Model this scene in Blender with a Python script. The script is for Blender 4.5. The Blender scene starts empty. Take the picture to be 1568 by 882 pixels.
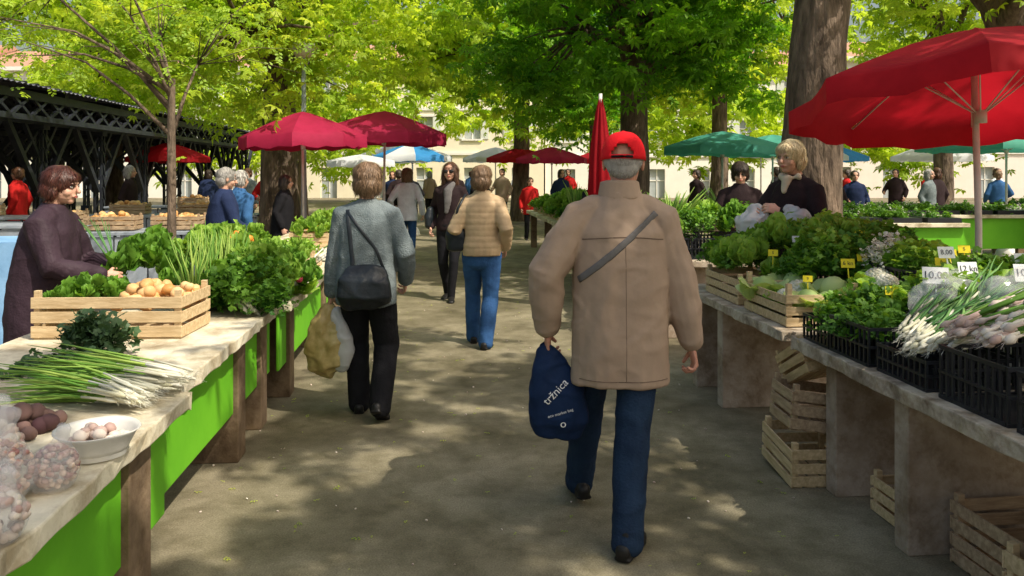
import bpy, math, random, numpy as np
from mathutils import Vector, Matrix, Euler, noise
random.seed(7); rng=np.random.default_rng(7)
V=Vector
scene=bpy.context.scene
YAW=math.atan(0.09)
def A(u,y): return (u-0.09*y, y)
# ------------------------------------------------------------------ materials
def _base(name):
    m=bpy.data.materials.new(name); m.use_nodes=True
    nt=m.node_tree; b=nt.nodes['Principled BSDF']
    return m,nt,b
def pmat(name,c1,c2=None,scale=5,rough=.75,bump=.2,bscale=60,stretch=(1,1,1),metal=0,c3=None,detail=5,spec=.3,transl=0,bdist=.01,lo=.35,hi=.65,grime=0):
    m,nt,b=_base(name); N=nt.nodes; L=nt.links
    tc=N.new('ShaderNodeTexCoord'); mp=N.new('ShaderNodeMapping'); mp.inputs['Scale'].default_value=stretch
    L.new(tc.outputs['Object'],mp.inputs[0])
    nz=N.new('ShaderNodeTexNoise'); nz.inputs['Scale'].default_value=scale; nz.inputs['Detail'].default_value=detail
    nz.inputs['Roughness'].default_value=.65
    L.new(mp.outputs[0],nz.inputs[0])
    r=N.new('ShaderNodeValToRGB'); c2=c2 or tuple(x*.7 for x in c1)
    r.color_ramp.elements[0].position=lo; r.color_ramp.elements[1].position=hi
    r.color_ramp.elements[0].color=(*c2,1); r.color_ramp.elements[1].color=(*c1,1)
    if c3: e=r.color_ramp.elements.new(.5*(lo+hi)+.02); e.color=(*c3,1)
    L.new(nz.outputs[0],r.inputs[0]); col=r.outputs[0]
    if grime:
        n3=N.new('ShaderNodeTexNoise'); n3.inputs['Scale'].default_value=grime; n3.inputs['Detail'].default_value=8; n3.inputs['Roughness'].default_value=.75
        L.new(mp.outputs[0],n3.inputs[0]); r3=N.new('ShaderNodeValToRGB'); r3.color_ramp.elements[0].position=.38; r3.color_ramp.elements[1].position=.54
        r3.color_ramp.elements[0].color=(.68,.63,.56,1); r3.color_ramp.elements[1].color=(1,1,1,1); L.new(n3.outputs[0],r3.inputs[0])
        g=N.new('ShaderNodeMix'); g.data_type='RGBA'; g.blend_type='MULTIPLY'; g.inputs[0].default_value=1; L.new(col,g.inputs[6]); L.new(r3.outputs[0],g.inputs[7]); col=g.outputs[2]
    L.new(col,b.inputs['Base Color'])
    b.inputs['Roughness'].default_value=rough; b.inputs['Metallic'].default_value=metal
    b.inputs['Specular IOR Level'].default_value=spec
    if bump:
        n2=N.new('ShaderNodeTexNoise'); n2.inputs['Scale'].default_value=bscale; n2.inputs['Detail'].default_value=6
        L.new(mp.outputs[0],n2.inputs[0]); bp=N.new('ShaderNodeBump'); bp.inputs['Strength'].default_value=bump; bp.inputs['Distance'].default_value=bdist
        L.new(n2.outputs[0],bp.inputs['Height']); L.new(bp.outputs[0],b.inputs['Normal'])
    if transl:
        t=N.new('ShaderNodeBsdfTranslucent'); L.new(col,t.inputs[0])
        mx=N.new('ShaderNodeMixShader'); mx.inputs[0].default_value=transl
        L.new(b.outputs[0],mx.inputs[1]); L.new(t.outputs[0],mx.inputs[2]); L.new(mx.outputs[0],N['Material Output'].inputs[0])
    return m
def leafmat(name,dark,light,trans=.45,tcol=None,rough=.5,spec=.3):
    m,nt,b=_base(name); N=nt.nodes; L=nt.links
    at=N.new('ShaderNodeAttribute'); at.attribute_name='var'
    r=N.new('ShaderNodeValToRGB'); r.color_ramp.elements[0].color=(*dark,1); r.color_ramp.elements[1].color=(*light,1)
    L.new(at.outputs['Fac'],r.inputs[0]); L.new(r.outputs[0],b.inputs['Base Color'])
    b.inputs['Roughness'].default_value=rough; b.inputs['Specular IOR Level'].default_value=spec
    if trans:
        t=N.new('ShaderNodeBsdfTranslucent')
        g=N.new('ShaderNodeMix'); g.data_type='RGBA'; g.blend_type='MULTIPLY'; g.inputs[0].default_value=1
        L.new(r.outputs[0],g.inputs[6]); g.inputs[7].default_value=(*(tcol or (1.6,1.5,.6)),1)
        L.new(g.outputs[2],t.inputs[0])
        mx=N.new('ShaderNodeMixShader'); mx.inputs[0].default_value=trans
        L.new(b.outputs[0],mx.inputs[1]); L.new(t.outputs[0],mx.inputs[2]); L.new(mx.outputs[0],N['Material Output'].inputs[0])
    return m
M={}
M['leaf']=leafmat('leaf_chestnut',(.05,.17,.012),(.26,.48,.035),.55,(1.6,1.6,.6))
M['leaf_b']=leafmat('leaf_bright',(.23,.40,.028),(.62,.74,.09),.58,(1.45,1.35,.6))
M['leaf_y']=leafmat('leaf_young',(.18,.36,.04),(.46,.64,.09),.5)
M['lett']=leafmat('lettuce_leaf',(.07,.22,.015),(.38,.58,.10),.35)
M['herb']=leafmat('herb_leaf',(.03,.12,.015),(.19,.38,.045),.3)
M['dkherb']=leafmat('dark_herb',(.02,.05,.02),(.08,.15,.06),.15)
M['stalk']=leafmat('green_stalk',(.10,.26,.03),(.38,.52,.11),.2)
M['stalkd']=leafmat('leek_leaf',(.06,.2,.05),(.25,.45,.14),.2)
M['white_veg']=leafmat('white_bulb',(.62,.6,.42),(.85,.83,.74),.15,(1,1,.9))
M['oil']=leafmat('onion_skin',(.55,.27,.08),(.8,.52,.25),0)
M['beet']=leafmat('beet_skin',(.06,.025,.03),(.2,.12,.1),0,rough=.8)
M['carrot']=leafmat('carrot',(.65,.2,.03),(.8,.35,.05),0)
M['garlic']=leafmat('garlic_skin',(.50,.33,.29),(.85,.78,.68),.1,(1,1,1))
M['bean']=leafmat('bean_skin',(.35,.16,.14),(.78,.62,.5),0)
M['radish']=leafmat('radish_skin',(.45,.03,.07),(.65,.08,.14),0,rough=.35)
M['flower']=leafmat('white_flower',(.75,.72,.6),(.9,.88,.8),.3,(1,1,1))
M['cabb']=leafmat('cabbage_leaf',(.32,.5,.14),(.62,.72,.36),.3)
M['wood']=pmat('crate_wood',(.72,.55,.33),(.48,.34,.18),6,.7,.3,40,(1,8,8))
M['wood2']=pmat('crate_wood_old',(.52,.38,.24),(.3,.2,.12),6,.8,.3,40,(1,8,8))
M['tabletop']=pmat('table_top_concrete',(.80,.74,.58),(.42,.36,.25),2.6,.8,.35,35,c3=(.70,.64,.49),grime=5)
M['tableR']=pmat('table_top_rough',(.60,.53,.42),(.24,.19,.14),7,.85,.5,40,c3=(.5,.42,.33),grime=9)
M['conc']=pmat('leg_concrete',(.50,.42,.34),(.26,.19,.13),2.6,.9,.5,45,c3=(.42,.34,.27),grime=6)
M['brown']=pmat('leg_brown',(.26,.185,.115),(.12,.08,.05),4,.85,.4,40,grime=7)
M['green']=pmat('green_panel',(.16,.50,.02),(.12,.42,.015),2,.6,.1,30)
M['black']=pmat('black_plastic',(.02,.023,.03),(.014,.015,.018),8,.4,.1)
M['steel']=pmat('dark_steel',(.03,.036,.048),(.018,.02,.028),4,.55,.2,30)
M['roof']=pmat('roof_sheet',(.22,.22,.25),(.13,.13,.15),3,.6,.2)
M['pole']=pmat('pole_white',(.72,.7,.66),(.55,.52,.48),6,.5,.05)
M['metal']=pmat('grey_metal',(.36,.40,.46),(.24,.28,.34),4,.5,.1)
M['red']=pmat('umbrella_red',(.52,.012,.024),(.42,.008,.018),3,.75,.15,50,transl=.5)
M['magenta']=pmat('umbrella_crimson',(.48,.02,.085),(.38,.014,.06),3,.75,.15,50,transl=.4)
M['blueu']=pmat('umbrella_blue',(.05,.32,.7),(.04,.25,.6),3,.7,.1,transl=.35)
M['whiteu']=pmat('umbrella_white',(.8,.82,.84),(.72,.74,.78),3,.7,.1,transl=.35)
M['greenu']=pmat('umbrella_green',(.10,.42,.32),(.07,.34,.26),3,.7,.1,transl=.35)
M['bark']=pmat('bark',(.24,.175,.13),(.06,.043,.032),7,.95,1,16,(1,1,.28),bdist=.06,c3=(.15,.11,.08))
M['yel']=pmat('tag_yellow',(.85,.72,.03),(.8,.65,.02),5,.6,0)
M['wht']=pmat('tag_white',(.85,.85,.85),(.78,.78,.8),5,.6,0)
M['ink']=pmat('ink',(.02,.02,.04),(.02,.02,.03),5,.6,0)
M['foam']=pmat('foam_tub',(.85,.84,.79),(.78,.76,.7),5,.5,.1,transl=.25)
M['film']=pmat('plastic_bag',(.82,.84,.86),(.74,.76,.78),6,.25,.4,25,spec=.6,transl=.45)
M['ybag']=pmat('yellow_bag',(.72,.58,.26),(.48,.36,.12),9,.35,.4,25,spec=.5,transl=.3)
M['tarp']=pmat('blue_tarp',(.28,.5,.78),(.18,.36,.6),4,.5,.5,10)
M['skin']=pmat('skin',(.66,.39,.28),(.58,.31,.22),14,.5,.1,120,spec=.35)
M['skin2']=pmat('skin_ruddy',(.6,.31,.22),(.5,.23,.16),14,.5,.12,120)
M['lip']=pmat('lips',(.48,.14,.12),(.42,.12,.1),10,.4,0)
M['eye']=pmat('eye_white',(.7,.68,.65),(.65,.62,.6),10,.2,0)
M['iris']=pmat('iris',(.03,.02,.015),(.02,.015,.01),10,.2,0)
M['lens']=pmat('dark_lens',(.01,.01,.012),(.01,.01,.01),10,.1,0,spec=.6)
def fab(name,c,c2=None,rough=.9,bump=.35,bs=70,**k): return pmat(name,c,c2 or tuple(x*.78 for x in c),6,rough,bump,bs,spec=.15,**k)
M['tan']=fab('jacket_tan',(.40,.29,.215),(.345,.25,.185),.75,.25,26)
M['seam']=fab('jacket_seam',(.20,.14,.105))
M['strap']=fab('strap_grey',(.17,.16,.16))
M['jeans']=fab('jeans_dark',(.018,.038,.078),(.010,.021,.048),.85,.4,90)
M['jeansb']=fab('jeans_blue',(.035,.10,.25),(.022,.062,.16),.85,.4,90)
M['blk']=fab('cloth_black',(.013,.013,.016))
M['dk']=fab('cloth_dark_brown',(.032,.02,.022))
M['purple']=fab('coat_dark_purple',(.05,.03,.042),(.032,.019,.027),.6)
M['grey']=fab('sweater_grey',(.20,.235,.245),(.125,.155,.165),.95,.8,110)
M['puff']=fab('puffer_beige',(.52,.38,.23),(.45,.32,.19),.5,.15,30)
M['white']=fab('cloth_white',(.72,.76,.82))
M['navy']=fab('jacket_navy',(.02,.032,.085))
M['redc']=fab('cloth_red',(.55,.02,.02))
M['capred']=fab('cap_red',(.75,.012,.02),(.68,.01,.017),.8,.3,200)
M['navybag']=fab('bag_navy',(.010,.027,.08),(.007,.018,.055),.7,.4,30)
M['leather']=pmat('leather_black',(.016,.022,.028),(.01,.013,.018),10,.45,.2,60,spec=.35)
M['shoe']=pmat('shoe_black',(.014,.013,.013),(.01,.01,.01),10,.5,.2)
M['teal']=fab('cloth_blue',(.04,.12,.28))
M['scarf']=fab('scarf_cream',(.75,.66,.5))
def hairm(n,d,l): return leafmat(n,d,l,0,rough=.45,spec=.4)
M['h_brown']=hairm('hair_brown',(.04,.018,.01),(.14,.065,.035))
M['h_red']=hairm('hair_auburn',(.035,.012,.009),(.11,.034,.022))
M['h_lbrown']=hairm('hair_light_brown',(.12,.07,.038),(.33,.21,.125))
M['h_blond']=hairm('hair_blond',(.5,.37,.19),(.86,.72,.46))
M['h_grey']=hairm('hair_grey',(.22,.2,.19),(.55,.53,.5))
M['h_dark']=hairm('hair_dark',(.015,.012,.01),(.07,.045,.03))
# ------------------------------------------------------------------ mesh helpers
def empty(name,loc=(0,0,0),rz=0,rx=0,ry=0):
    e=bpy.data.objects.new(name,None); scene.collection.objects.link(e); e.location=loc; e.rotation_euler=(rx,ry,rz); e.empty_display_size=.1
    return e
def setvar(me,var):
    a=me.attributes.new('var','FLOAT','POINT'); a.data.foreach_set('value',np.ascontiguousarray(var,dtype=np.float32))
def loft(pts,rx,ry=None,ref=(1,0,0),n=16,pw=2.0,cap=True):
    pts=[V(p) for p in pts]; ry=ry or rx; ref=V(ref); k=len(pts)
    T=[]
    for i in range(k):
        a=pts[max(i-1,0)]; b=pts[min(i+1,k-1)]; T.append((b-a).normalized())
    seq=[(pts[i],T[i],rx[i],ry[i]) for i in range(k)]
    if cap:
        r0=min(rx[0],ry[0])*.8; r1=min(rx[-1],ry[-1])*.8
        pre=[(pts[0]-T[0]*r0*math.sin(a),T[0],rx[0]*math.cos(a),ry[0]*math.cos(a)) for a in (1.35,.9,.45)]
        post=[(pts[-1]+T[-1]*r1*math.sin(a),T[-1],rx[-1]*math.cos(a),ry[-1]*math.cos(a)) for a in (.45,.9,1.35)]
        seq=pre+seq+post
    vs=[];fs=[]
    for (p,t,a,b) in seq:
        X=ref-t*ref.dot(t)
        if X.length<1e-4: X=V((0,1,0))-t*t.y
        X.normalize(); Y=t.cross(X)
        for j in range(n):
            th=2*math.pi*j/n; c=math.cos(th); s=math.sin(th)
            cx=math.copysign(abs(c)**(2/pw),c); sy=math.copysign(abs(s)**(2/pw),s)
            vs.append(p+X*(a*cx)+Y*(b*sy))
    m=len(seq)
    for i in range(m-1):
        for j in range(n):
            j2=(j+1)%n; fs.append((i*n+j,i*n+j2,(i+1)*n+j2,(i+1)*n+j))
    c0=len(vs); vs.append(sum((vs[j] for j in range(n)),V())/n); c1=len(vs); vs.append(sum((vs[(m-1)*n+j] for j in range(n)),V())/n)
    for j in range(n):
        j2=(j+1)%n; fs.append((c0,j2,j)); fs.append((c1,(m-1)*n+j,(m-1)*n+j2))
    return vs,fs
def ell(c,r,R=None,n=14,m=9):
    c=V(c); vs=[];fs=[]
    for i in range(1,m):
        ph=math.pi*i/m
        for j in range(n):
            th=2*math.pi*j/n; p=V((r[0]*math.sin(ph)*math.cos(th),r[1]*math.sin(ph)*math.sin(th),-r[2]*math.cos(ph)))
            if R: p=R@p
            vs.append(c+p)
    for i in range(m-2):
        for j in range(n): fs.append((i*n+j,i*n+(j+1)%n,(i+1)*n+(j+1)%n,(i+1)*n+j))
    b=V((0,0,-r[2])); t=V((0,0,r[2]))
    if R: b=R@b;t=R@t
    vs.append(c+b); vs.append(c+t); q=(m-1)*n
    for j in range(n): fs.append((q,(j+1)%n,j)); fs.append((q+1,(m-2)*n+j,(m-2)*n+(j+1)%n))
    return vs,fs
class MB:
    def __init__(s): s.v=[];s.f=[];s.m=[];s.s=[]
    def add(s,vf,mi=0,smooth=False):
        o=len(s.v); s.v+=[tuple(p) for p in vf[0]]
        for f in vf[1]: s.f.append(tuple(i+o for i in f)); s.m.append(mi); s.s.append(smooth)
    def box(s,c,d,mi=0,R=None,jit=0):
        x,y,z=[q/2 for q in d]; c=V(c); P=[V(p) for p in [(-x,-y,-z),(x,-y,-z),(x,y,-z),(-x,y,-z),(-x,-y,z),(x,-y,z),(x,y,z),(-x,y,z)]]
        if R: P=[R@p for p in P]
        s.add(([c+p for p in P],[(0,3,2,1),(4,5,6,7),(0,1,5,4),(1,2,6,5),(2,3,7,6),(3,0,4,7)]),mi)
    def bar(s,a,b,w,h=None,mi=0):
        a=V(a);b=V(b); d=b-a; R=d.to_track_quat('Y','Z').to_matrix(); s.box((a+b)/2,(w,d.length,h or w),mi,R)
    def tube(s,pts,r,mi=0,n=8,ref=(1,0,0),ry=None,smooth=True,cap=False):
        if not isinstance(r,(list,tuple)): r=[r]*len(pts)
        s.add(loft(pts,list(r),ry,ref,n,2,cap),mi,smooth)
    def obj(s,name,mats,parent=None,loc=(0,0,0),rz=0,bevel=0,rot=None):
        me=bpy.data.meshes.new(name); me.from_pydata(s.v,[],s.f)
        for m in mats: me.materials.append(m)
        me.polygons.foreach_set('material_index',s.m); me.polygons.foreach_set('use_smooth',s.s); me.update()
        o=bpy.data.objects.new(name,me); scene.collection.objects.link(o); o.location=loc; o.rotation_euler=rot or (0,0,rz)
        if parent: o.parent=parent
        if bevel:
            b=o.modifiers.new('b','BEVEL'); b.width=bevel; b.segments=2; b.limit_method='ANGLE'
        return o
def remesh(name,parts,voxel,mat,parent=None,smooth=2,disp=None,var=None):
    vs=[];fs=[]
    for p in parts:
        o=len(vs); vs+=[tuple(q) for q in p[0]]; fs+=[tuple(i+o for i in f) for f in p[1]]
    me=bpy.data.meshes.new(name+'_t'); me.from_pydata(vs,[],fs)
    ob=bpy.data.objects.new(name,me); scene.collection.objects.link(ob)
    m=ob.modifiers.new('r','REMESH'); m.mode='VOXEL'; m.voxel_size=voxel
    if smooth: m=ob.modifiers.new('s','SMOOTH'); m.factor=.5; m.iterations=smooth
    dg=bpy.context.evaluated_depsgraph_get(); me2=bpy.data.meshes.new_from_object(ob.evaluated_get(dg))
    ob.modifiers.clear(); ob.data=me2; me2.name=name; bpy.data.meshes.remove(me)
    if disp:
        ns=[v.normal.copy() for v in me2.vertices]
        for v,nn in zip(me2.vertices,ns): v.co+=nn*disp(v.co,nn)
    me2.materials.clear(); me2.materials.append(mat)
    me2.polygons.foreach_set('use_smooth',[True]*len(me2.polygons)); me2.update()
    if var is not None: setvar(me2,np.array([var(v.co) for v in me2.vertices]))
    if parent: ob.parent=parent
    return ob
def scatter(name,tv,tf,pos,R,S,mat,parent=None,var=None,smooth=True,loc=(0,0,0),rz=0):
    tv=np.array(tv,float); tf=np.array(tf,int); N=len(pos); n=len(tv); m,k=tf.shape
    S=np.asarray(S,float); S=S[:,None] if S.ndim==1 else S
    loc_v=tv[None]*S[:,None,:]
    vs=np.einsum('nij,nvj->nvi',R,loc_v)+np.asarray(pos)[:,None,:]
    fs=(tf[None]+(np.arange(N)*n)[:,None,None]).reshape(-1)
    me=bpy.data.meshes.new(name); me.vertices.add(N*n); me.vertices.foreach_set('co',vs.reshape(-1))
    me.loops.add(len(fs)); me.loops.foreach_set('vertex_index',fs.astype(np.int32))
    me.polygons.add(N*m); me.polygons.foreach_set('loop_start',(np.arange(N*m)*k).astype(np.int32))
    me.polygons.foreach_set('use_smooth',np.full(N*m,smooth)); me.update(calc_edges=True)
    if var is None: var=rng.random(N)
    setvar(me,np.repeat(var,n)); me.materials.append(mat)
    o=bpy.data.objects.new(name,me); scene.collection.objects.link(o); o.location=loc; o.rotation_euler=(0,0,rz)
    if parent: o.parent=parent
    return o
def rots(yaw,tilt,roll=None):
    N=len(yaw); cy,sy=np.cos(yaw),np.sin(yaw); ct,st=np.cos(tilt),np.sin(tilt); z=np.zeros(N); o=np.ones(N)
    Rz=np.stack([np.stack([cy,-sy,z],1),np.stack([sy,cy,z],1),np.stack([z,z,o],1)],1)
    Rx=np.stack([np.stack([o,z,z],1),np.stack([z,ct,-st],1),np.stack([z,st,ct],1)],1)
    R=Rz@Rx
    if roll is not None:
        c,s=np.cos(roll),np.sin(roll); Ry=np.stack([np.stack([c,z,s],1),np.stack([z,o,z],1),np.stack([-s,z,c],1)],1); R=R@Ry
    return R
def text(s,size,mat,loc,rot,parent,name='lettering'):
    cu=bpy.data.curves.new(name,'FONT'); cu.body=s; cu.size=size; cu.align_x='CENTER'; cu.align_y='CENTER'; cu.resolution_u=2
    o=bpy.data.objects.new(name,cu); scene.collection.objects.link(o)
    me=bpy.data.meshes.new_from_object(o.evaluated_get(bpy.context.evaluated_depsgraph_get()))
    bpy.data.objects.remove(o); o=bpy.data.objects.new(name,me); scene.collection.objects.link(o)
    me.materials.clear(); me.materials.append(mat); o.location=loc; o.rotation_euler=rot; o.parent=parent
    return o
# ------------------------------------------------------------------ people
def nz(x,y,z): return noise.noise(V((x,y,z)))
def folds(amp,seed=0,quilt=0):
    def f(co,n):
        x,y,z=co
        w=nz(x*3+seed,y*3,z*3)
        v=nz(x*12+seed+w,y*12,z*2.2+w)
        c=max(0,1-3*abs(nz(x*4+z*3+seed+w,y*4,z*5-x*3)))
        g=max(0,1-3.5*abs(nz(x*7-z*6+seed+9+w,y*7,z*8+x*4)))
        d=amp*(1.0*v+.22*nz(x*24+seed,y*24,z*14)+.45*c*c*(3-2*c)+.28*g*g*(3-2*g)+.3*w)
        if quilt: d=d*.5+quilt*(abs(math.sin(z*math.pi/.055))**.6-.5)
        return d
    return f
def ik(a,b,l1,l2,h):
    d=b-a; L=min(d.length,(l1+l2)*.998); dn=d.normalized(); x=(l1*l1-l2*l2+L*L)/(2*L); q=math.sqrt(max(l1*l1-x*x,0))
    h=V(h); hv=h-dn*h.dot(dn); hv.normalize(); return a+dn*x+hv*q, a+dn*L
def hand_parts(w,d,n,t,curl,k=1.0):
    d=V(d).normalized(); n=V(n); n=(n-d*n.dot(d)).normalized(); t=V(t); t=(t-d*t.dot(d)-n*t.dot(n)).normalized()
    P=[loft([w-d*.03,w,w+d*.045*k,w+d*.088*k],[.026*k,.027*k,.039*k,.040*k],[.02*k,.017*k,.015*k,.012*k],t,12)]
    for i,l in enumerate((.070,.079,.073,.057)):
        b=w+d*(.084-.004*abs(i-1))*k+t*(.030-.0205*i)*k; ang=0; pts=[b-d*.01]; p=b
        spread=(1.5-i)*.05
        for sg,ca in ((.45,.45),(.31,1.0),(.24,.7)):
            ang+=curl*ca; dr=(d*math.cos(ang)+n*math.sin(ang)+t*spread).normalized(); pts.append(p.copy()); p=p+dr*l*sg*k
        pts.append(p); P.append(loft(pts,[.0088*k,.009*k,.0086*k,.008*k,.0068*k],None,t,8))
    b=w+d*.028*k+t*.024*k; p1=b+(d*.6+t*.7+n*.35).normalized()*.042*k; p2=p1+(d*.85+t*.15+n*(.3+curl*.4)).normalized()*.032*k
    P.append(loft([b-t*.008,p1,p2],[.013*k,.0105*k,.008*k],None,n,8))
    return P
def tufts(name,src,n,L,wd,mat,parent,down=.9,seed=1):
    r=random.Random(seed); vs=src.data.vertices; N=len(vs)
    verts=[];faces=[];var=[]
    for i in range(n):
        v=vs[r.randrange(N)]; nn=v.normal; l=L*(.6+.7*r.random())
        tan=V((0,0,-1))*down+V((r.uniform(-.35,.35),r.uniform(-.35,.35),r.uniform(-.2,.3)))
        tan=(tan-nn*tan.dot(nn)*.8).normalized()
        side=nn.cross(tan).normalized()*wd*.5; p=v.co-nn*.003; vv=r.random(); b=len(verts)
        for k,(s,h) in enumerate(((0,0),(.35,.008),(.7,.010),(1,.005))):
            c=p+tan*l*s+nn*h*min(1,L/.05); w=side*(1-.85*s*s); verts+= [c-w,c+w]; var+=[vv,vv]
        for k in range(3): a=b+2*k; faces.append((a,a+1,a+3,a+2))
    me=bpy.data.meshes.new(name); me.from_pydata([tuple(x) for x in verts],[],faces); setvar(me,np.array(var)); me.materials.append(mat)
    me.polygons.foreach_set('use_smooth',[True]*len(faces))
    o=bpy.data.objects.new(name,me); scene.collection.objects.link(o); o.parent=parent; return o
COAT=[(.70,.20,.14,0),(.88,.195,.14,0),(1.05,.185,.13,0),(1.2,.195,.135,0),(1.32,.185,.125,0),(1.39,.14,.105,0),(1.44,.085,.075,0),(1.475,.066,.066,0)]
SWEAT=[(.76,.19,.145,0),(.90,.185,.14,0),(1.03,.165,.125,0),(1.18,.18,.13,0),(1.31,.18,.12,0),(1.385,.135,.10,0),(1.435,.08,.07,0),(1.46,.06,.06,0)]
def person(name,loc,heading,H=1.65,top='grey',rings=None,bottom='blk',shoes='shoe',hair='h_brown',style='short',skin='skin',
           feet=None,wrists=None,elh=None,lean=0,head=(0,0,0),hd=0,amp=.006,quilt=0,vox=.012,curl=.9,sleeve=(.072,.066,.056,.046),leg=(.092,.068,.058),
           glasses=False,wz=None,hand_n=None,base_z=0,cap=False,thumb=None,hipdx=0,hs=1.0):
    E=empty(name,(loc[0],loc[1],base_z),math.radians(heading)); s=H/1.7; E.scale=(s,s,s)
    far=vox>.013
    seed=sum(map(ord,name))%97+H*10
    up=lambda p: V((p[0],p[1]+max(p[2]-.9,0)*lean,p[2]))
    rings=rings or COAT
    feet=feet or [(-.09,.05,.08,0),(.09,-.05,.08,0)]
    wrists=wrists or [(-.25,.03,.86),(.25,.03,.86)]
    elh=elh or [(-.35,-1,0),(.35,-1,0)]
    tp=[loft([up((0,r[3],r[0])) for r in rings],[r[1] for r in rings],[r[2] for r in rings],(1,0,0),24,2.3,False)]
    hands=[];el=[]
    sw=rings[4][1]
    for i,sx in enumerate((-1,1)):
        sh=up((sx*(sw-.035),0,1.355)); w=V(wrists[i]); e,w=ik(sh,w,.285,.265,elh[i]); el.append(e)
        d=(w-e).normalized(); a=up((sx*(sw-.11),0,1.385))
        m1=sh.lerp(e,.5)
        tp.append(loft([a,sh+V((sx*.008,0,-.005)),m1,e,e.lerp(w,.5),w-d*.005],[sleeve[0]*.82,sleeve[0]*.96,sleeve[1],(sleeve[1]+sleeve[2])/2,sleeve[2],sleeve[3]],None,(0,1,0),14))
        hn=(hand_n[i] if hand_n else (-sx,0,0)); th=(thumb[i] if thumb else (0,1,.2))
        hands.append(hand_parts(w+d*.012,d if not far else d,hn,th,curl,1.0))
    T=remesh('top',tp,vox,M[top],E,2,folds(amp,seed,quilt))
    for i,h in enumerate(hands): remesh('hand_%d'%i,h,.0038 if vox<.010 else (.005 if not far else .008),M[skin],E,1)
    bp=[loft([(0,0,1.0),(0,0,.92),(0,-.005,.80)],[.15,.168,.15],[.11,.122,.10],(1,0,0),18,2.2)]
    for i,sx in enumerate((-1,1)):
        f=feet[i]; hip=V((sx*.088+hipdx,0,.88)); an=V(f[:3]); kn,an=ik(hip,an,.425,.405,(sx*.12,1,0)); d=(an-kn).normalized()
        bp.append(loft([hip,hip.lerp(kn,.4),kn,kn.lerp(an,.55),an+d*.035],[leg[0],leg[0]*.92,leg[1],(leg[1]+leg[2])/2,leg[2]],None,(1,0,0),16))
        pt=f[3]; R=Euler((-pt,0,-sx*.18 if len(f)<5 else f[4])).to_matrix()
        g=lambda q: an+R@V(q)
        sp=[loft([g((0,-.065,-.045)),g((0,-.03,-.04)),g((0,.05,-.048)),g((0,.12,-.058)),g((0,.165,-.062))],[.032,.038,.04,.044,.03],[.035,.042,.032,.022,.015],(1,0,0),12,2.4),
            loft([g((0,-.02,.02)),g((0,-.02,-.04))],[.04,.042],[.045,.05],(1,0,0),12)]
        sp.append(loft([g((0,-.075,-.072)),g((0,0,-.072)),g((0,.11,-.072)),g((0,.175,-.070))],[.036,.038,.046,.03],[.009]*4,(1,0,0),12,3))
        remesh('shoe_%d'%i,sp,.006 if not far else .012,M[shoes],E,1)
    remesh('trousers',bp,vox,M[bottom],E,2,folds(amp*.8,seed+9))
    hc=up((0,.012,1.585))+V(head[3:6] if len(head)>3 else (0,0,0)); HR=Euler((head[1],head[2],head[0]),'XYZ').to_matrix()
    h=lambda q: hc+HR@(V(q)*hs)
    el_=lambda c,r: ell(c,tuple(k*hs for k in r),HR)
    HP=[el_(h((0,-.008,.028)),(.076,.094,.084)),el_(h((0,.022,-.03)),(.062,.068,.078)),el_(h((0,.058,-.082)),(.028,.024,.022)),
        el_(h((-.036,.05,-.03)),(.026,.03,.028)),el_(h((.036,.05,-.03)),(.026,.03,.028)),el_(h((0,.078,.028)),(.045,.012,.011)),
        el_(h((0,.052,.05)),(.055,.032,.035)),
        loft([h((0,.084,.016)),h((0,.098,-.005)),h((0,.108,-.022))],[.008,.010,.014],None,HR@V((1,0,0)),8),
        el_(h((0,.083,-.052)),(.026,.012,.012)),
        el_(h((-.078,-.008,-.005)),(.009,.019,.031)),el_(h((.078,-.008,-.005)),(.009,.019,.031)),
        loft([up((0,-.012,1.40)),up((0,-.01,1.46)),h((0,-.018,-.05))],[.058,.05,.052],None,(1,0,0),14)]
    remesh('head',HP,.0045 if vox<.010 else (.006 if not far else .01),M[skin],E,1 if not far else 0)
    mb=MB()
    for sx in(-1,1):
        mb.add(ell(h((sx*.031,.076,.006)),(.014,.010,.0075),HR,10,7),0,True); mb.add(ell(h((sx*.031,.0845,.006)),(.006,.003,.006),HR,8,6),1,True)
        mb.tube([h((sx*.014,.092,.024)),h((sx*.032,.090,.030)),h((sx*.05,.078,.024))],[.0025,.003,.002],2,6)
        mb.tube([h((sx*.016,.087,.012)),h((sx*.031,.089,.0155)),h((sx*.046,.080,.010))],[.002,.0025,.002],1,6)
        if glasses:
            mb.add(ell(h((sx*.033,.094,.008)),(.027,.007,.021),HR,12,8),3,True); mb.tube([h((sx*.055,.088,.012)),h((sx*.08,.0,.012))],.003,3,6)
    mb.add(ell(h((0,.0945,-.050)),(.021,.005,.004),HR,10,6),4,True); mb.add(ell(h((0,.0935,-.057)),(.018,.006,.005),HR,10,6),4,True)
    mb.obj('face_features',[M['eye'],M['iris'],M[hair],M['lens'],M['lip']],E)
    hp=[el_(h((0,-.022,.042)),(.086,.096,.088))]
    tl=.05; n=500 if far else 4500
    if style=='short': hp+=[el_(h((0,-.05,-.01)),(.078,.065,.07))]
    if style=='puffy': hp=[el_(h((0,-.022,.048)),(.094,.102,.088)),el_(h((0,-.06,-.01)),(.086,.07,.08)),el_(h((0,.040,.078)),(.060,.042,.030)),el_(h((-.066,-.035,-.015)),(.030,.045,.055)),el_(h((.066,-.035,-.015)),(.030,.045,.055))]
    if style=='bob': hp+=[el_(h((0,-.05,-.03)),(.09,.07,.10)),el_(h((-.072,-.02,-.03)),(.024,.05,.085)),el_(h((.072,-.02,-.03)),(.024,.05,.085))]; tl=.07
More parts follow.
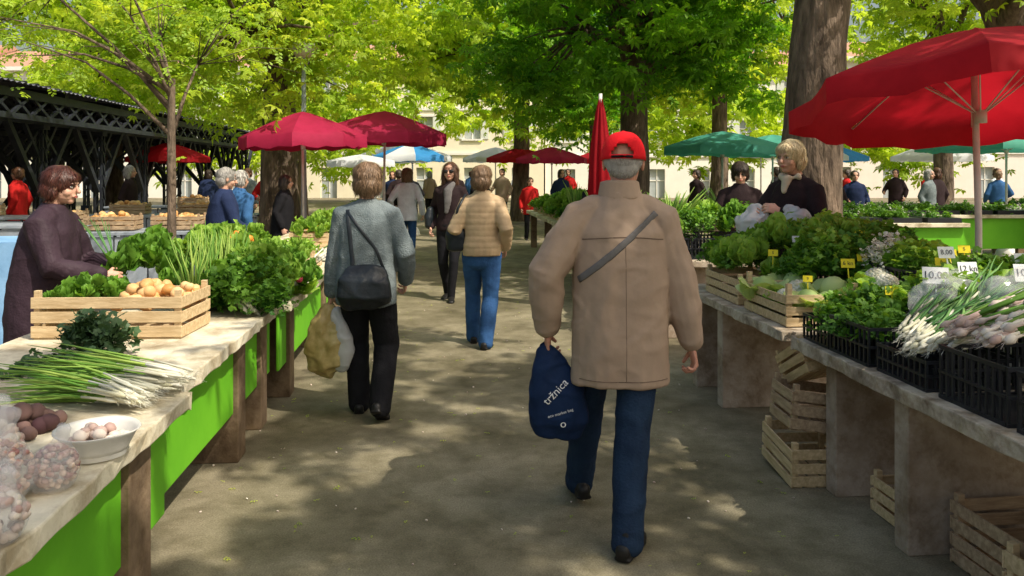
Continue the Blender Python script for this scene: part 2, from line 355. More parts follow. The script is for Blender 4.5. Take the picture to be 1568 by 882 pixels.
    if style=='long': hp+=[el_(h((0,-.055,-.08)),(.09,.055,.16)),el_(h((-.074,-.0,-.07)),(.026,.045,.14)),el_(h((.074,-.0,-.07)),(.026,.045,.14))]; tl=.09
    if style=='crop': hp=[el_(h((0,-.026,.004)),(.081,.083,.052)),el_(h((0,-.055,-.02)),(.066,.045,.05))]; tl=.014
    hr=remesh('hair',hp,.008 if not far else .012,M[hair],E,2,lambda co,nn:(.3 if style=='crop' else 1)*(.008*nz(co.x*22+seed,co.y*22,co.z*9)+.004*nz(co.x*60,co.y*60,co.z*20)),lambda co:.5+.7*nz(co.x*40,co.y*40,co.z*12))
    tufts('hair_strands',hr,n,tl,(.0042 if not far else .012)*(.7 if style=='crop' else 1),M[hair],E,seed=int(seed))
    if cap:
        mb=MB(); vs=[];fs=[]; na=48; ne=12; c=V((0,-.010,.008)); rr=(.093,.112,.118)
        for i in range(ne+1):
            e_=math.pi/2*i/ne
            for j in range(na):
                a=2*math.pi*j/na; seamr=1-.018*(abs(math.cos(a*3+.0))**10)
                vs.append(h(c+V((rr[0]*math.cos(e_)**.75*math.cos(a)*seamr if i<ne else 0,rr[1]*math.cos(e_)**.75*math.sin(a)*seamr if i<ne else 0,rr[2]*math.sin(e_)**.95 if i else 0))))
        for i in range(ne):
            for j in range(na):
                a=(j+.5)*360/na
                if 1<=i<4 and abs(a-270)<(0,27,25,17)[i]: continue
                fs.append((i*na+j,i*na+(j+1)%na,(i+1)*na+(j+1)%na,(i+1)*na+j))
        mb.add((vs,fs),0,True)
        bv=[];nb=14
        for k in range(3):
            for j in range(nb+1):
                a=math.radians(25+130*j/nb); e=(0,.04,.075)[k]*math.sin((a-math.radians(25))/math.radians(130)*math.pi)**.6
                bv.append(h(c+V((rr[0]*.98*math.cos(a),rr[1]*.98*math.sin(a)+e,-.004-.15*e))))
        mb.add((bv,[(k*(nb+1)+j,k*(nb+1)+j+1,(k+1)*(nb+1)+j+1,(k+1)*(nb+1)+j) for k in range(2) for j in range(nb)]),0,True)
        mb.add(ell(h(c+V((0,0,.118))),(.009,.009,.005),HR,8,6),0,True)
        mb.tube([h(c+V((.095*math.sin(t),-.1145*math.cos(t),.008))) for t in (-.45,-.2,0,.2,.45)],[.006]*5,1,6)
        o=mb.obj('baseball_cap',[M['capred'],M['blk']],E); so=o.modifiers.new('s','SOLIDIFY'); so.thickness=.003
    return E,T,el
MAN=[(.655,.210,.155,0),(.80,.210,.158,0),(.98,.205,.152,0),(1.15,.207,.155,0),(1.29,.202,.140,0),(1.37,.150,.115,-.005),(1.43,.10,.085,-.005),(1.465,.082,.078,-.005)]
man,mt,mel=person('man_in_tan_jacket',(.47,3.45),0,1.70,'tan',MAN,'jeans','shoe','h_grey','crop','skin2',
    feet=[(-.15,.33,.085,0),(.0,-.22,.085,0,-.45)],wrists=[(-.315,.03,.87),(.30,-.02,.82)],elh=[(-.8,-.6,0),(1,-.4,0)],lean=.06,head=(-.18,-.06,0,.02,0,.012),
    amp=.0095,vox=.0068,sleeve=(.086,.080,.074,.054),leg=(.095,.072,.066),cap=True,curl=1.15,hipdx=-.01,hs=1.07)
mb=MB()
def backpt(x,z,off=.006,ob=None):
    ob=ob or mt; hit,p,n,i=ob.ray_cast(V((x,-1,z)),V((0,1,0))); 
    return (p+n*off) if hit else V((x,-.16,z))
bpy.context.view_layer.update()
st=[backpt(-.185+.33*t,1.10+.28*t,.004) for t in [i/22 for i in range(23)]]
mb.tube(st,[.015]*23,0,8,(0,0,1),[.003]*23)
ys=[backpt(-.17+.34*t,1.27+.012*math.sin(t*math.pi),.0005) for t in [i/30 for i in range(31)]]
mb.tube(ys,[.0025]*31,1,5)
hs_=[backpt(-.185+.37*t,.685,.0005) for t in [i/30 for i in range(31)]]
mb.tube(hs_,[.002]*31,1,5)
cs_=[backpt(.004,1.265-.58*t,.0001) for t in [i/40 for i in range(41)]]
mb.tube(cs_,[.0012]*41,1,5)
mb.obj('bag_strap_and_seams',[M['strap'],M['seam']],man)
remesh('collar',[loft([(0,.026,1.43),(0,.030,1.475),(0,.034,1.515)],[.098,.090,.084],[.09,.084,.078],(1,0,0),20,2.1,False)],.007,M['tan'],man,2,folds(.003,3))
def bag(name,parent,pts,rx,ry,mat,vox=.008,amp=.008,ref=(1,0,0),handles=None,hm=None,hr=.004):
    o=remesh(name,[loft(pts,rx,ry,ref,20,2.6)],vox,mat,parent,2,folds(amp,len(name)))
    if handles:
        mb=MB()
        for h_ in handles: mb.tube(h_,[hr*2]*len(h_),0,6,(1,0,0),[hr*.6]*len(h_))
        mb.obj(name+'_handles',[hm or mat],parent)
    return o
tb=bag('tote_bag',man,[(-.32,.04,.775),(-.30,.035,.71),(-.275,.03,.60),(-.262,.03,.47),(-.27,.03,.41)],[.035,.075,.11,.125,.10],[.02,.045,.055,.05,.02],M['navybag'],vox=.006,
  handles=[[(-.29,.02,.765),(-.305,.015,.80),(-.32,.035,.81)],[(-.35,.05,.765),(-.34,.05,.795),(-.32,.045,.81)]],amp=.015)
bpy.context.view_layer.update()
for s_,sz,px,pz,rr in (('tržnica',.048,-.282,.61,1.6),('eco market bag',.018,-.262,.52,.6),('o',.05,-.25,.475,0)):
    t=text(s_,sz,M['wht'],(px,-.3,pz),(math.radians(90),-rr*.5,0),man,'printed_text')
    sw=t.modifiers.new('s','SHRINKWRAP'); sw.target=tb; sw.wrap_method='PROJECT'; sw.use_project_z=True; sw.use_negative_direction=True; sw.use_positive_direction=True; sw.use_project_x=False; sw.use_project_y=False; sw.offset=.003; sw.wrap_mode='ABOVE_SURFACE'
GW=[(.76,.205,.16,0),(.88,.205,.16,0),(1.03,.19,.15,0),(1.18,.19,.145,0),(1.31,.185,.13,0),(1.385,.14,.105,0),(1.435,.08,.07,0),(1.46,.06,.06,0)]
gw,gt,ge=person('woman_in_grey_sweater',(-.93,5.1),0,1.61,'grey',GW,'blk','shoe','h_lbrown','puffy','skin',
    feet=[(-.07,.10,.08,0),(.115,-.14,.12,.55)],wrists=[(-.255,.06,.80),(.24,.16,.90)],elh=[(-.8,-1,0),(.6,-1,0)],lean=.03,head=(.15,0,0),
    amp=.010,vox=.009,sleeve=(.078,.072,.062,.05),leg=(.105,.082,.07),curl=1.1)
bag('handbag',gw,[(.035,-.19,1.01),(.03,-.22,.93),(.025,-.225,.84),(.03,-.205,.79)],[.13,.165,.175,.16],[.035,.06,.07,.04],M['leather'],amp=.012)
bpy.context.view_layer.update()
mb=MB()
q=[backpt(-.11+.05*t,1.39-.36*t,.006,gt) for t in [0,.15,.3,.45,.6,.75,.9]]+[V((-.06,-.19,1.0))]
mb.tube(q,[.014]*8,0,8,(1,0,0),[.003]*8)
q=[backpt(-.11+.24*t,1.38-.3*t,.006,gt) for t in [0,.2,.4,.6,.8]]+[V((.15,-.19,1.0))]
mb.tube(q,[.010]*6,0,8,(1,0,0),[.003]*6)
mb.obj('handbag_straps',[M['leather']],gw)
bag('shopping_bag',gw,[(-.265,.06,.72),(-.27,.06,.62),(-.29,.05,.47),(-.28,.05,.33),(-.26,.05,.29)],[.04,.10,.14,.13,.09],[.03,.07,.09,.08,.04],M['ybag'],amp=.022,
  handles=[[(-.26,.05,.71),(-.262,.06,.76)],[(-.28,.08,.71),(-.262,.065,.76)]],hr=.008)
bag('white_carrier_bag',gw,[(-.22,.05,.70),(-.19,.04,.58),(-.17,.04,.42),(-.18,.04,.32)],[.03,.06,.07,.04],[.04,.06,.07,.04],M['film'],amp=.016)
pw,pt_,pe=person('woman_in_puffer_jacket',(-.27,7.15),-4,1.61,'puff',[(.86,.18,.14,0),(.95,.185,.145,0),(1.06,.165,.135,0),(1.2,.175,.14,0),(1.32,.175,.125,0),(1.39,.135,.105,0),(1.445,.085,.078,0),(1.475,.07,.07,0)],'jeansb','shoe','h_lbrown','puffy','skin',
    feet=[(-.10,.16,.08,0),(.05,-.12,.08,.1)],wrists=[(-.21,.16,.98),(.22,.08,.93)],quilt=.0035,amp=.009,vox=.010,leg=(.10,.075,.068),head=(-.2,0,0),lean=.02,sleeve=(.08,.073,.062,.05))
bag('shoulder_bag',pw,[(-.24,-.03,1.16),(-.245,-.04,1.06),(-.24,-.04,.93)],[.075,.095,.09],[.04,.055,.045],M['leather'],amp=.004,handles=[[(-.25,-.06,1.13),(-.22,-.09,1.30),(-.15,-.05,1.44),(-.2,.05,1.3),(-.25,.03,1.13)]],hr=.006)
bw,bt,be=person('woman_in_black_jacket',(-.76,9.8),172,1.68,'dk',[(.86,.17,.12,0),(.95,.17,.12,0),(1.06,.15,.11,0),(1.2,.165,.12,0),(1.32,.165,.115,0),(1.39,.125,.1,0),(1.44,.075,.07,0),(1.47,.06,.06,0)],'blk','shoe','h_brown','long','skin',
    feet=[(-.05,.16,.08,0),(.06,-.12,.08,.1)],wrists=[(-.25,.10,.90),(.23,.06,.90)],glasses=True,vox=.011,leg=(.088,.06,.045))
remesh('scarf',[loft([(-.06,.08,1.45),(0,.125,1.36),(0,.145,1.2),(.02,.14,1.08)],[.03,.055,.045,.03],[.02,.03,.02,.015])],.012,M['strap'],bw,1,folds(.008,4))
bag('shoulder_bag',bw,[(.25,0,1.12),(.26,0,1.02),(.26,0,.92)],[.04,.06,.05],[.09,.12,.12],M['leather'],amp=.004)
person('woman_in_white_top',(-1.82,13.8),5,1.64,'white',SWEAT,'jeansb','shoe','h_lbrown','bob',feet=[(-.07,.14,.08,0),(.08,-.12,.08,.2)],wrists=[(-.3,.1,.95),(.28,.02,.88)],vox=.0125)
VS=[(.52,.25,.19,0),(.80,.235,.18,0),(1.0,.225,.175,0),(1.18,.215,.17,0),(1.31,.20,.145,0),(1.39,.145,.115,0),(1.445,.09,.08,0),(1.475,.07,.07,0)]
vw_,_,_=person('vendor_woman_in_dark_coat',(-2.72,4.62),-84,1.58,'purple',VS,'dk','shoe','h_red','puffy','skin',wrists=[(-.12,.36,1.06),(.10,.38,1.04)],elh=[(-.8,-.6,-.6),(.8,-.6,-.6)],
   lean=.12,head=(-.1,-.12,0,0,.02,0),vox=.0095,amp=.010,curl=.9,hand_n=[(1,0,-.3),(-1,0,-.3)],sleeve=(.09,.082,.070,.052),thumb=[(0,.2,1),(0,.2,1)])
mb=MB(); 
for i in range(9): mb.tube([(-.10+.01*i,.36+.008*(i%3),.98),(-.10+.012*i,.38+.01*(i%3),1.12),(-.16+.02*i,.33-.015*i,1.34+.02*(i%3))],[.005,.006,.002],0,5)
o=mb.obj('leek_in_hand',[M['stalkd']],vw_); setvar(o.data,rng.random(len(o.data.vertices))*.5)
bl,_,_=person('vendor_woman_with_blond_hair',(2.22,6.15),122,1.79,'dk',[(.75,.22,.16,0),(.9,.215,.16,0),(1.05,.205,.155,0),(1.2,.205,.155,0),(1.31,.195,.135,0),(1.385,.145,.11,0),(1.435,.08,.07,0),(1.46,.06,.06,0)],'blk','shoe','h_blond','puffy','skin',wrists=[(-.12,.33,1.20),(.12,.36,1.18)],
   elh=[(-.8,-.4,-.8),(.8,-.4,-.8)],lean=.10,head=(.1,-.1,0,0,.03,0),vox=.0095,hand_n=[(1,0,-.4),(-1,0,-.4)],thumb=[(0,.2,1),(0,.2,1)],curl=.8)
remesh('scarf',[loft([(-.07,.10,1.45),(0,.15,1.42),(.07,.10,1.45)],[.028,.03,.028]),loft([(0,.14,1.44),(0,.165,1.34)],[.045,.02],[.03,.02])],.009,M['scarf'],bl,1,folds(.006,4))
remesh('plastic_bag',[loft([(.0,.40,1.20),(.05,.44,1.12),(.03,.46,1.04)],[.05,.12,.11],[.04,.09,.09])],.008,M['film'],bl,1,folds(.05,8))
remesh('carrier_bag',[loft([(-.18,.36,1.22),(-.26,.40,1.14),(-.28,.42,1.06)],[.05,.12,.11],[.04,.09,.09])],.008,M['film'],bl,1,folds(.05,9))
person('vendor_in_navy_jacket',(-3.0,8.2),-60,1.60,'navy',VS,'blk','shoe','h_grey','short',wrists=[(-.15,.3,1.0),(.15,.33,1.0)],lean=.08,head=(.0,-.2,0),vox=.012,elh=[(-.8,-.4,-.8),(.8,-.4,-.8)])
person('vendor_in_blue_jacket',(-3.25,9.3),-20,1.58,'teal',COAT,'blk','shoe','h_grey','short',vox=.015,lean=.2)
person('vendor_in_black_coat',(-3.35,11.6),-80,1.52,'blk',VS,'blk','shoe','h_dark','bob',vox=.015,lean=.08)
person('vendor_woman_with_dark_hair',(2.55,8.9),165,1.66,'dk',VS,'blk','shoe','h_dark','puffy',vox=.012,wrists=[(-.15,.3,1.05),(.15,.33,1.05)],head=(0,-.3,0),elh=[(-.8,-.4,-.8),(.8,-.4,-.8)],base_z=.0,lean=.1)
person('shopper_in_black',(1.12,10.5),20,1.6,'blk',COAT,'blk','shoe','h_brown','bob',vox=.015)
person('shopper_in_red',(.42,18.5),190,1.45,'redc',COAT,'blk','shoe','h_brown','short',vox=.018)
far=[(7.1,16.5,170,'navy','jeansb','h_dark'),(9.6,18,30,'dk','blk','h_brown'),(8.4,20,90,'redc','jeans','h_dark'),(11.6,19,-20,'teal','blk','h_lbrown'),(12.8,21,200,'white','jeans','h_brown'),
 (-9.0,14.5,90,'redc','blk','h_brown'),(-10.2,16.5,70,'blk','jeans','h_dark'),(-7.2,15,-80,'dk','blk','h_grey'),(-6.3,19,170,'grey','blk','h_brown'),(-2.7,19,0,'dk','jeans','h_dark'),(-3.3,22,180,'navy','jeans','h_brown'),(-.9,22,20,'blk','jeansb','h_lbrown'),(-1.9,25,170,'redc','jeans','h_dark'),(5.2,13,150,'dk','blk','h_grey'),
 (-1.3,18,170,'dk','jeans','h_dark'),(-2.2,17,10,'blk','blk','h_brown'),(-2.9,28,30,'tan','blk','h_grey'),(6.3,19,60,'blk','jeans','h_dark'),(10.6,22,140,'dk','blk','h_dark'),(8.9,17,220,'grey','jeansb','h_grey'),(12.5,24,20,'redc','jeans','h_dark'),(-5.2,17,200,'redc','blk','h_dark'),(-8,21,30,'navy','blk','h_dark'),(.2,30,10,'white','jeans','h_brown'),
 (-.3,24,160,'tan','jeans','h_dark'),(1.3,21,200,'navy','blk','h_brown'),(-1.6,31,20,'teal','blk','h_brown'),(1.9,27,170,'redc','jeans','h_dark'),(-4.4,25,90,'white','jeans','h_brown'),(4.4,19,120,'dk','blk','h_dark'),(7.8,22,10,'navy','jeans','h_grey'),(14,20,200,'blk','jeans','h_dark')]
for i,(x,y,hd_,t,b,hh) in enumerate(far):
    nm={'redc':'shopper_in_red','navy':'shopper_in_navy','dk':'shopper_in_brown','teal':'shopper_in_blue','white':'shopper_in_white','blk':'shopper_in_black','grey':'shopper_in_grey','tan':'shopper_in_tan'}[t]
    sg=1 if i%2 else -1
    person(nm,(x,y),hd_,1.6+.1*((i*37%10)/10),t,COAT,b,'shoe',hh,('short','bob','puffy')[i%3],vox=.02,feet=[(-.08,.13*sg,.08,0),(.08,-.12*sg,.08,0)],wrists=[(-.27,.12,.92),(.25,.25,1.05)] if i%3==0 else None)
# ------------------------------------------------------------------ tables
def table(name,u,y0,y1,z,depth,side,legs,mats,th=.06,panel=False,legw=.09,inset=.06,fullleg=True,rough=True):
    mb=MB(); L=y1-y0
    nx,ny=6,max(8,int(L*14)); vs=[];fs=[]
    for lay in (0,1):
        for j in range(ny+1):
            for i in range(nx+1):
                x=depth*i/nx; y=L*j/ny; e=0
                if i==0: e=.012*nz(y*9+u,lay*3,z)+.014*nz(y*30,lay,u)
                vs.append((side*(x+e),y,(z if lay else z-th)+.003*nz(x*4,y*4,lay)+(.004*nz(y*20,u,lay*5) if i==0 else 0)))
    W=(nx+1); O=W*(ny+1)
    for j in range(ny):
        for i in range(nx):
            a=j*W+i; fs.append((a,a+W,a+W+1,a+1)); a+=O; fs.append((a,a+1,a+W+1,a+W))
    for j in range(ny):
        for i in (0,nx): a=j*W+i; fs.append((a,a+O,a+O+W,a+W))
    for i in range(nx):
        for j in (0,ny): a=j*W+i; fs.append((a,a+1,a+1+O,a+O))
    mb.add((vs,fs),0)
    for ly in legs:
        y=ly-y0
        if fullleg: mb.box((side*(inset+(depth-.15)/2),y,(z-th)/2-.0035),(depth-.15,legw,z-th-.007),1)
        else:
            mb.box((side*(inset+.06),y,(z-th)/2-.0035),(.12,legw,z-th-.007),1); mb.box((side*(depth-.12),y,(z-th)/2-.0035),(.12,legw,z-th-.007),1)
    if panel:
        ls=[y0+.02]+sorted(legs)+[y1-.02]
        for a,b in zip(ls[:-1],ls[1:]):
            aa=a+(legw/2 if a in legs else 0)+.004; bb=b-(legw/2 if b in legs else 0)-.004
            if bb-aa>.1: mb.box((side*(inset+.035),(aa+bb)/2-y0,(z-th)-.202),(.02,bb-aa,.39),2)
    x,y=A(u,y0); o=mb.obj(name,mats,loc=(x,y,0),rz=YAW,bevel=.006); return o
TL=[M['tabletop'],M['brown'],M['green']]; TR=[M['tableR'],M['conc'],M['green']]
table('market_table',-.98,1.1,3.12,.69,1.15,-1,[1.45,2.78],TL,panel=True,legw=.2,fullleg=True)
table('market_table',-1.02,3.16,5.2,.72,1.1,-1,[4.35,4.9],TL,panel=True,legw=.16)
table('market_table',-.98,5.24,7.6,.70,1.05,-1,[5.6,7.2],TL,panel=True,legw=.16)
table('market_table',-1.0,8.6,11.4,.74,1.05,-1,[9,11],TL,panel=True,legw=.16)
table('market_table',-1.0,12.4,16,.74,1.05,-1,[13,15],TL,panel=True,legw=.16)
table('market_table',1.83,1.6,4.16,.70,1.15,1,[1.9,3.27,3.86],TR,legw=.10,th=.065)
table('market_table',1.80,4.20,5.98,.715,1.1,1,[5.3,5.82],TR,legw=.10,th=.055)
table('market_table',1.84,7.3,11.6,.74,1.25,1,[7.5,8.8,11.2],TR,legw=.1)
table('market_table',1.84,12.3,17,.76,1.1,1,[12.5,14.5,16.7],TL,legw=.1,fullleg=False)
for (x,y,r,l) in ((6.3,12.4,.05,4.2),(4.9,10.4,.05,1.6),(10.8,15.2,.05,3)):
    mb=MB(); mb.box((0,0,.90),(l,1.0,.05),0); mb.box((0,-.42,.64),(l-.1,.02,.46),2)
    for sy in(-1,1):
        for sx in (-1,1): mb.box((sx*(l/2-.15),sy*.40+.03,.4355),(.08,.08,.871),1)
    mb.obj('market_table',TL,loc=(x,y,0),rz=r,bevel=.005)
# ------------------------------------------------------------------ crates
def crate(x,y,z,l=.5,w=.32,h=.2,rz=YAW,mat='wood',rot=None,name='wooden_crate',rows=3,tall=0):
    mb=MB(); t=.008; sh=h/rows
    for r in range(rows):
        zc=sh*(r+.5); jz=random.uniform(-.004,.004)
        for sy in(-1,1): mb.box((0,sy*(w/2-t/2),zc+jz),(l,t,sh*.76))
        for sx in(-1,1): mb.box((sx*(l/2-t/2-.0015),0,zc-jz),(t,w-2*t-.002,sh*.76))
    for sx in(-1,1):
        for sy in(-1,1):
            mb.box((sx*(l/2-t-.016),sy*(w/2-t-.016),h/2+.012+tall/2),(.028,.028,h+.024+tall))
    for k in range(5): mb.box((0,-w/2+w*(k+.5)/5,.004),(l-2*t-.004,w/5*.8,.007))
    return mb.obj(name,[M[mat]],loc=(x,y,z),rz=rz,rot=rot,bevel=.0015)
def pcrate(x,y,z,l=.4,w=.3,h=.16,rz=YAW):
    mb=MB(); n=int(l/.035); m=int(w/.035)
    for sy in(-1,1):
        for i in range(n+1): mb.box((-l/2+l*i/n,sy*w/2,h/2),(.010,.008,h-.022))
        for zz in (.006,h*.5,h-.006): mb.box((0,sy*w/2+sy*.001,zz),(l+.012,.012,.014 if zz!=h*.5 else .010))
    for sx in(-1,1):
        for i in range(1,m): mb.box((sx*l/2,-w/2+w*i/m,h/2),(.008,.010,h-.022))
        for zz in (.006,h*.5,h-.006): mb.box((sx*(l/2+.001),0,zz),(.012,w-.014,.014 if zz!=h*.5 else .010))
    mb.box((0,0,.004),(l-.02,w-.02,.006))
    return mb.obj('plastic_crate',[M['black']],loc=(x,y,z),rz=rz)
# ------------------------------------------------------------------ produce templates
def grid_leaf(n=5,cup=.35,ruf=.12,wd=.8,seed=0):
    vs=[];fs=[]
    for j in range(n):
        for i in range(n):
            s=i/(n-1)*2-1; t=j/(n-1); w=wd*.5*math.sin(math.pi*(.12+.80*t))**.7
            edge=abs(s)*.7+.3*t
            z=cup*(t*t)*.6+cup*.5*s*s*w+ruf*edge*math.sin(7*t+5*s*3+seed+i*2.1)
            vs.append((s*w,t,z))
    for j in range(n-1):
        for i in range(n-1): a=j*n+i; fs.append((a,a+1,a+n+1,a+n))
    return vs,fs
LET=grid_leaf(6,.4,.16,.85)
def merge(ts):
    v=[];f=[]
    for a,b in ts:
        o=len(v); v+=list(a); f+=[tuple(i+o for i in q) for q in b]
    return v,f
def leaflet(ang,l,w,droop=.15,base=(0,0,0)):
    c,s=math.cos(ang),math.sin(ang); P=[(0,0,0),(w/2,l*.6,-.02*l),(0,l,-droop*l),(-w/2,l*.6,-.02*l)]
    return [(base[0]+c*x-s*y,base[1]+s*x+c*y,base[2]+z) for x,y,z in P],[(0,1,2,3)]
HERB=merge([leaflet(a,.5,.4,.2,(0,.4,0)) for a in (0,1.1,-1.1,2.2,-2.2)]+[([(-.015,-.8,-.3),(.015,-.8,-.3),(.01,.4,0),(-.01,.4,0)],[(0,1,2,3)])])
CH=merge([leaflet(a,l,.34,.38) for a,l in ((0,1),(.75,.92),(-.75,.92),(1.5,.72),(-1.5,.72),(2.3,.45),(-2.3,.45))])
TW=merge([leaflet(a,.42,.24,.1,(0,y,0)) for y,a in ((.1,1),(.3,-1.1),(.5,.9),(.7,-.8),(.85,.1))])
def sphere_scatter(name,pos,rad,mat,sq=(1,1,.85),parent=None,lump=.15,seg=(12,9)):
    v,f=ell((0,0,0),(1,1,1),None,*seg); v=[tuple(p*(1+lump*nz(p.x*1.7,p.y*1.7,p.z*1.7))) for p in v]
    mb=MB(); var=[]
    for p,r in zip(pos,rad):
        R=Euler((random.uniform(-.6,.6),random.uniform(-.6,.6),random.uniform(0,6))).to_matrix()
        mb.add(([V(p)+R@V((q[0]*sq[0]*r,q[1]*sq[1]*r,q[2]*sq[2]*r)) for q in v],f),0,True); var+=[random.random()]*len(v)
    o=mb.obj(name,[mat],parent); setvar(o.data,np.array(var)); return o
def foot(n,lx,ly): return np.stack([rng.uniform(-lx/2,lx/2,n),rng.uniform(-ly/2,ly/2,n)],1)
def dome(p,lx,ly,h,slope=0):
    a=np.clip(1-(2*p[:,0]/lx)**4,0,1)*np.clip(1-(2*p[:,1]/ly)**4,0,1); return h*(.35+.65*a)+slope*p[:,0]
def greens(name,x,y,z,lx,ly,h,kind='lettuce',n=None,size=None,rz=YAW,slope=0,mat=None,bunch=None):
    if kind=='lettuce':
        nh=int((n or int(lx*ly/.012))*1.5); c=foot(nh,lx,ly); zc=dome(c,lx,ly,h,slope)+rng.uniform(-.03,.03,nh); per=20
        P=np.repeat(np.column_stack([c,zc-.03]),per,0); N=len(P); yaw=rng.uniform(0,6.28,N); lay=rng.random(N)
        tilt=.1+1.2*lay; S=(size or .12)*.78*(.5+.6*lay)*rng.uniform(.7,1.3,N); R=rots(yaw,tilt+rng.normal(0,.22,N),rng.normal(0,.25,N)); 
        hv=np.repeat(rng.random(nh),per); var=np.clip(.4*hv+.35*rng.random(N)+.35*lay,0,1)
        return scatter(name,LET[0],LET[1],P,R,S,mat or M['lett'],None,var,loc=(x,y,z),rz=rz)
    if kind=='herb':
        nb=bunch or max(3,int(lx*ly/.012)); c=foot(nb,lx,ly); per=n or 90
        off=rng.normal(0,1,(nb,per,3))*np.array([.045,.045,.03]); zc=dome(c,lx,ly,h,slope)
        P=(np.column_stack([c,zc])[:,None,:]+off).reshape(-1,3); P[:,2]=np.maximum(P[:,2]-6*((off.reshape(-1,3)[:,0])**2+(off.reshape(-1,3)[:,1])**2),.01); N=len(P)
        R=rots(rng.uniform(0,6.28,N),rng.normal(.5,.5,N),rng.normal(0,.4,N)); S=(size or .035)*rng.uniform(.6,1.3,N)
        var=np.clip(np.repeat(rng.random(nb),per)*.5+rng.random(N)*.4+off.reshape(-1,3)[:,2]*4,0,1)
        return scatter(name,HERB[0],HERB[1],P,R,S,mat or M['herb'],None,var,loc=(x,y,z),rz=rz)
def bunch(name,base,direc,L,n=40,spread=.04,fan=.25,r=.004,white=.35,mats=('stalk','white_veg'),bulb=1.8,droop=.15,roots=True,tie=True):
    base=V(base); d=V(direc).normalized(); side=d.cross(V((0,0,1))).normalized(); upv=side.cross(d)
    mb=MB(); var=[]
    for i in range(n):
        a=random.uniform(-1,1); b=random.random(); p0=base+side*a*spread+upv*(b*spread*.9+.012)+d*random.uniform(-.05,.05)
        l=L*random.uniform(.75,1.1); f=a*fan+random.uniform(-.12,.12); wv=random.uniform(-.03,.03)
        pts=[]
        for t in (0,.05,white*.5,white,.6,.8,1): 
            q=p0+d*l*t+side*(f*l*max(t-white*.5,0)**1.4+wv*math.sin(t*5))+upv*(.10*l*b*t-droop*l*t*t*(1.2-b)); q.z=max(q.z,base.z+.006); pts.append(q)
        rk=r*random.uniform(.75,1.25)
        k=[rk*bulb*.5,rk*bulb,rk*1.1,rk,rk*1.1,rk*.8,rk*.2]
        o=len(mb.v); mb.add(loft(pts[:4],k[:4],None,(0,0,1),6,2,False),1,True); mb.add(loft(pts[3:],k[3:],None,(0,0,1),5,2,False),0,True)
        var+=[random.random()]*(len(mb.v)-o)
        if roots:
            o=len(mb.v)
            for _ in range(5):
                e=p0-d*random.uniform(.02,.05)+side*random.uniform(-.02,.02)+upv*random.uniform(-.012,.012)
                mb.add(([p0,p0+side*.0015,e,e-side*.001],[(0,1,2,3)]),1)
            var+=[.7]*(len(mb.v)-o)
    o=mb.obj(name,[M[mats[0]],M[mats[1]]]); setvar(o.data,np.array(var)); return o
def pile(name,x,y,z,lx,ly,h,r,mat,n,rz=YAW,**k):
    c=foot(n,lx,ly); zz=dome(c,lx,ly,h)*rng.uniform(.3,1,n); cr,sr=math.cos(rz),math.sin(rz)
    pos=[(x+cr*a-sr*b,y+sr*a+cr*b,z+max(q,r*.8)) for (a,b),q in zip(c,zz)]
    return sphere_scatter(name,pos,[r*random.uniform(.75,1.2) for _ in pos],mat,**k)
LET7=grid_leaf(7)[1]
def cabbage(x,y,z,r=.1,cauli=False):
    E=empty('cauliflower' if cauli else 'cabbage',(x,y,z))
    if cauli:
        pos=[];
        for i in range(70):
            t=(i+.5)/70; ph=math.acos(1-t); a=i*2.39996; pos.append((r*.7*math.sin(ph)*math.cos(a),r*.7*math.sin(ph)*math.sin(a),r*.55+r*.55*math.cos(ph)))
        sphere_scatter('head',pos,[r*.16]*70,M['white_veg'],(1,1,1),E,.3,(8,6))
    else: sphere_scatter('head',[(0,0,r*.9)],[r*.82],M['cabb'],(1,1,.9),E,.1)
    N=16; yaw=np.linspace(0,12.5,N); tilt=.75+.5*rng.random(N)-(.15 if cauli else 0)
    R=rots(yaw,tilt); P=np.zeros((N,3)); P[:,2]=.02
    t=np.array(grid_leaf(7,-.5,.05,1.2)[0]); 
    scatter('leaves',t,LET7,P-np.einsum('nij,j->ni',R,np.array([0,0,r*.55])),R,np.full(N,r*(1.4 if cauli else 1.7)),M['lett'] if cauli else M['cabb'],E,.5+.5*rng.random(N)); return E
def tag(x,y,z,s='2,50',mat='yel',w=.07,h=.05,rz=0,tilt=-.2):
    E=empty('price_tag',(x,y,z),rz,tilt); mb=MB(); mb.box((0,0,h/2),(w,.002,h)); mb.box((0,.004,-.04),(.006,.004,.10)); mb.obj('card',[M[mat]],E)
    text(s,h*.62,M['ink'],(0,-.003,h*.5),(math.pi/2,0,0),E)
# ---- left near table
Z1=.69;Z2=.72
bunch('spring_onion_bunch',(-1.36,2.95,Z1),(-1,.28,.05),.62,52,.06,.25,.0040,.3)
bunch('spring_onion_bunch',(-1.30,3.08,Z2),(-1,.12,.08),.60,52,.06,.2,.0040,.32)
bunch('spring_onion_bunch',(-1.36,2.86,Z1+.03),(-1,.40,.10),.55,36,.05,.25,.0040,.3)
pile('beetroot_pile',-1.70,2.62,Z1,.34,.20,.08,.030,M['beet'],38)
greens('beet_leaf_bunch',-1.85,3.35,Z2,.5,.12,.03,'herb',60,.04,mat=M['dkherb'])
greens('kale_bunch',-1.92,3.66,Z2,.26,.18,.12,'herb',170,.05,mat=M['dkherb'])
mb=MB()
prof=[(.078,.004),(.085,.03),(.105,.075),(.118,.085),(.120,.082),(.108,.072),(.088,.032),(.078,.010),(0.001,.010)]
vs=[];fs=[];n=28
for (r,zz) in prof:
    for j in range(n):
        a=2*math.pi*j/n; k=1+.05*abs(math.cos(2*a))**3; vs.append((r*k*math.cos(a),r*k*math.sin(a),zz))
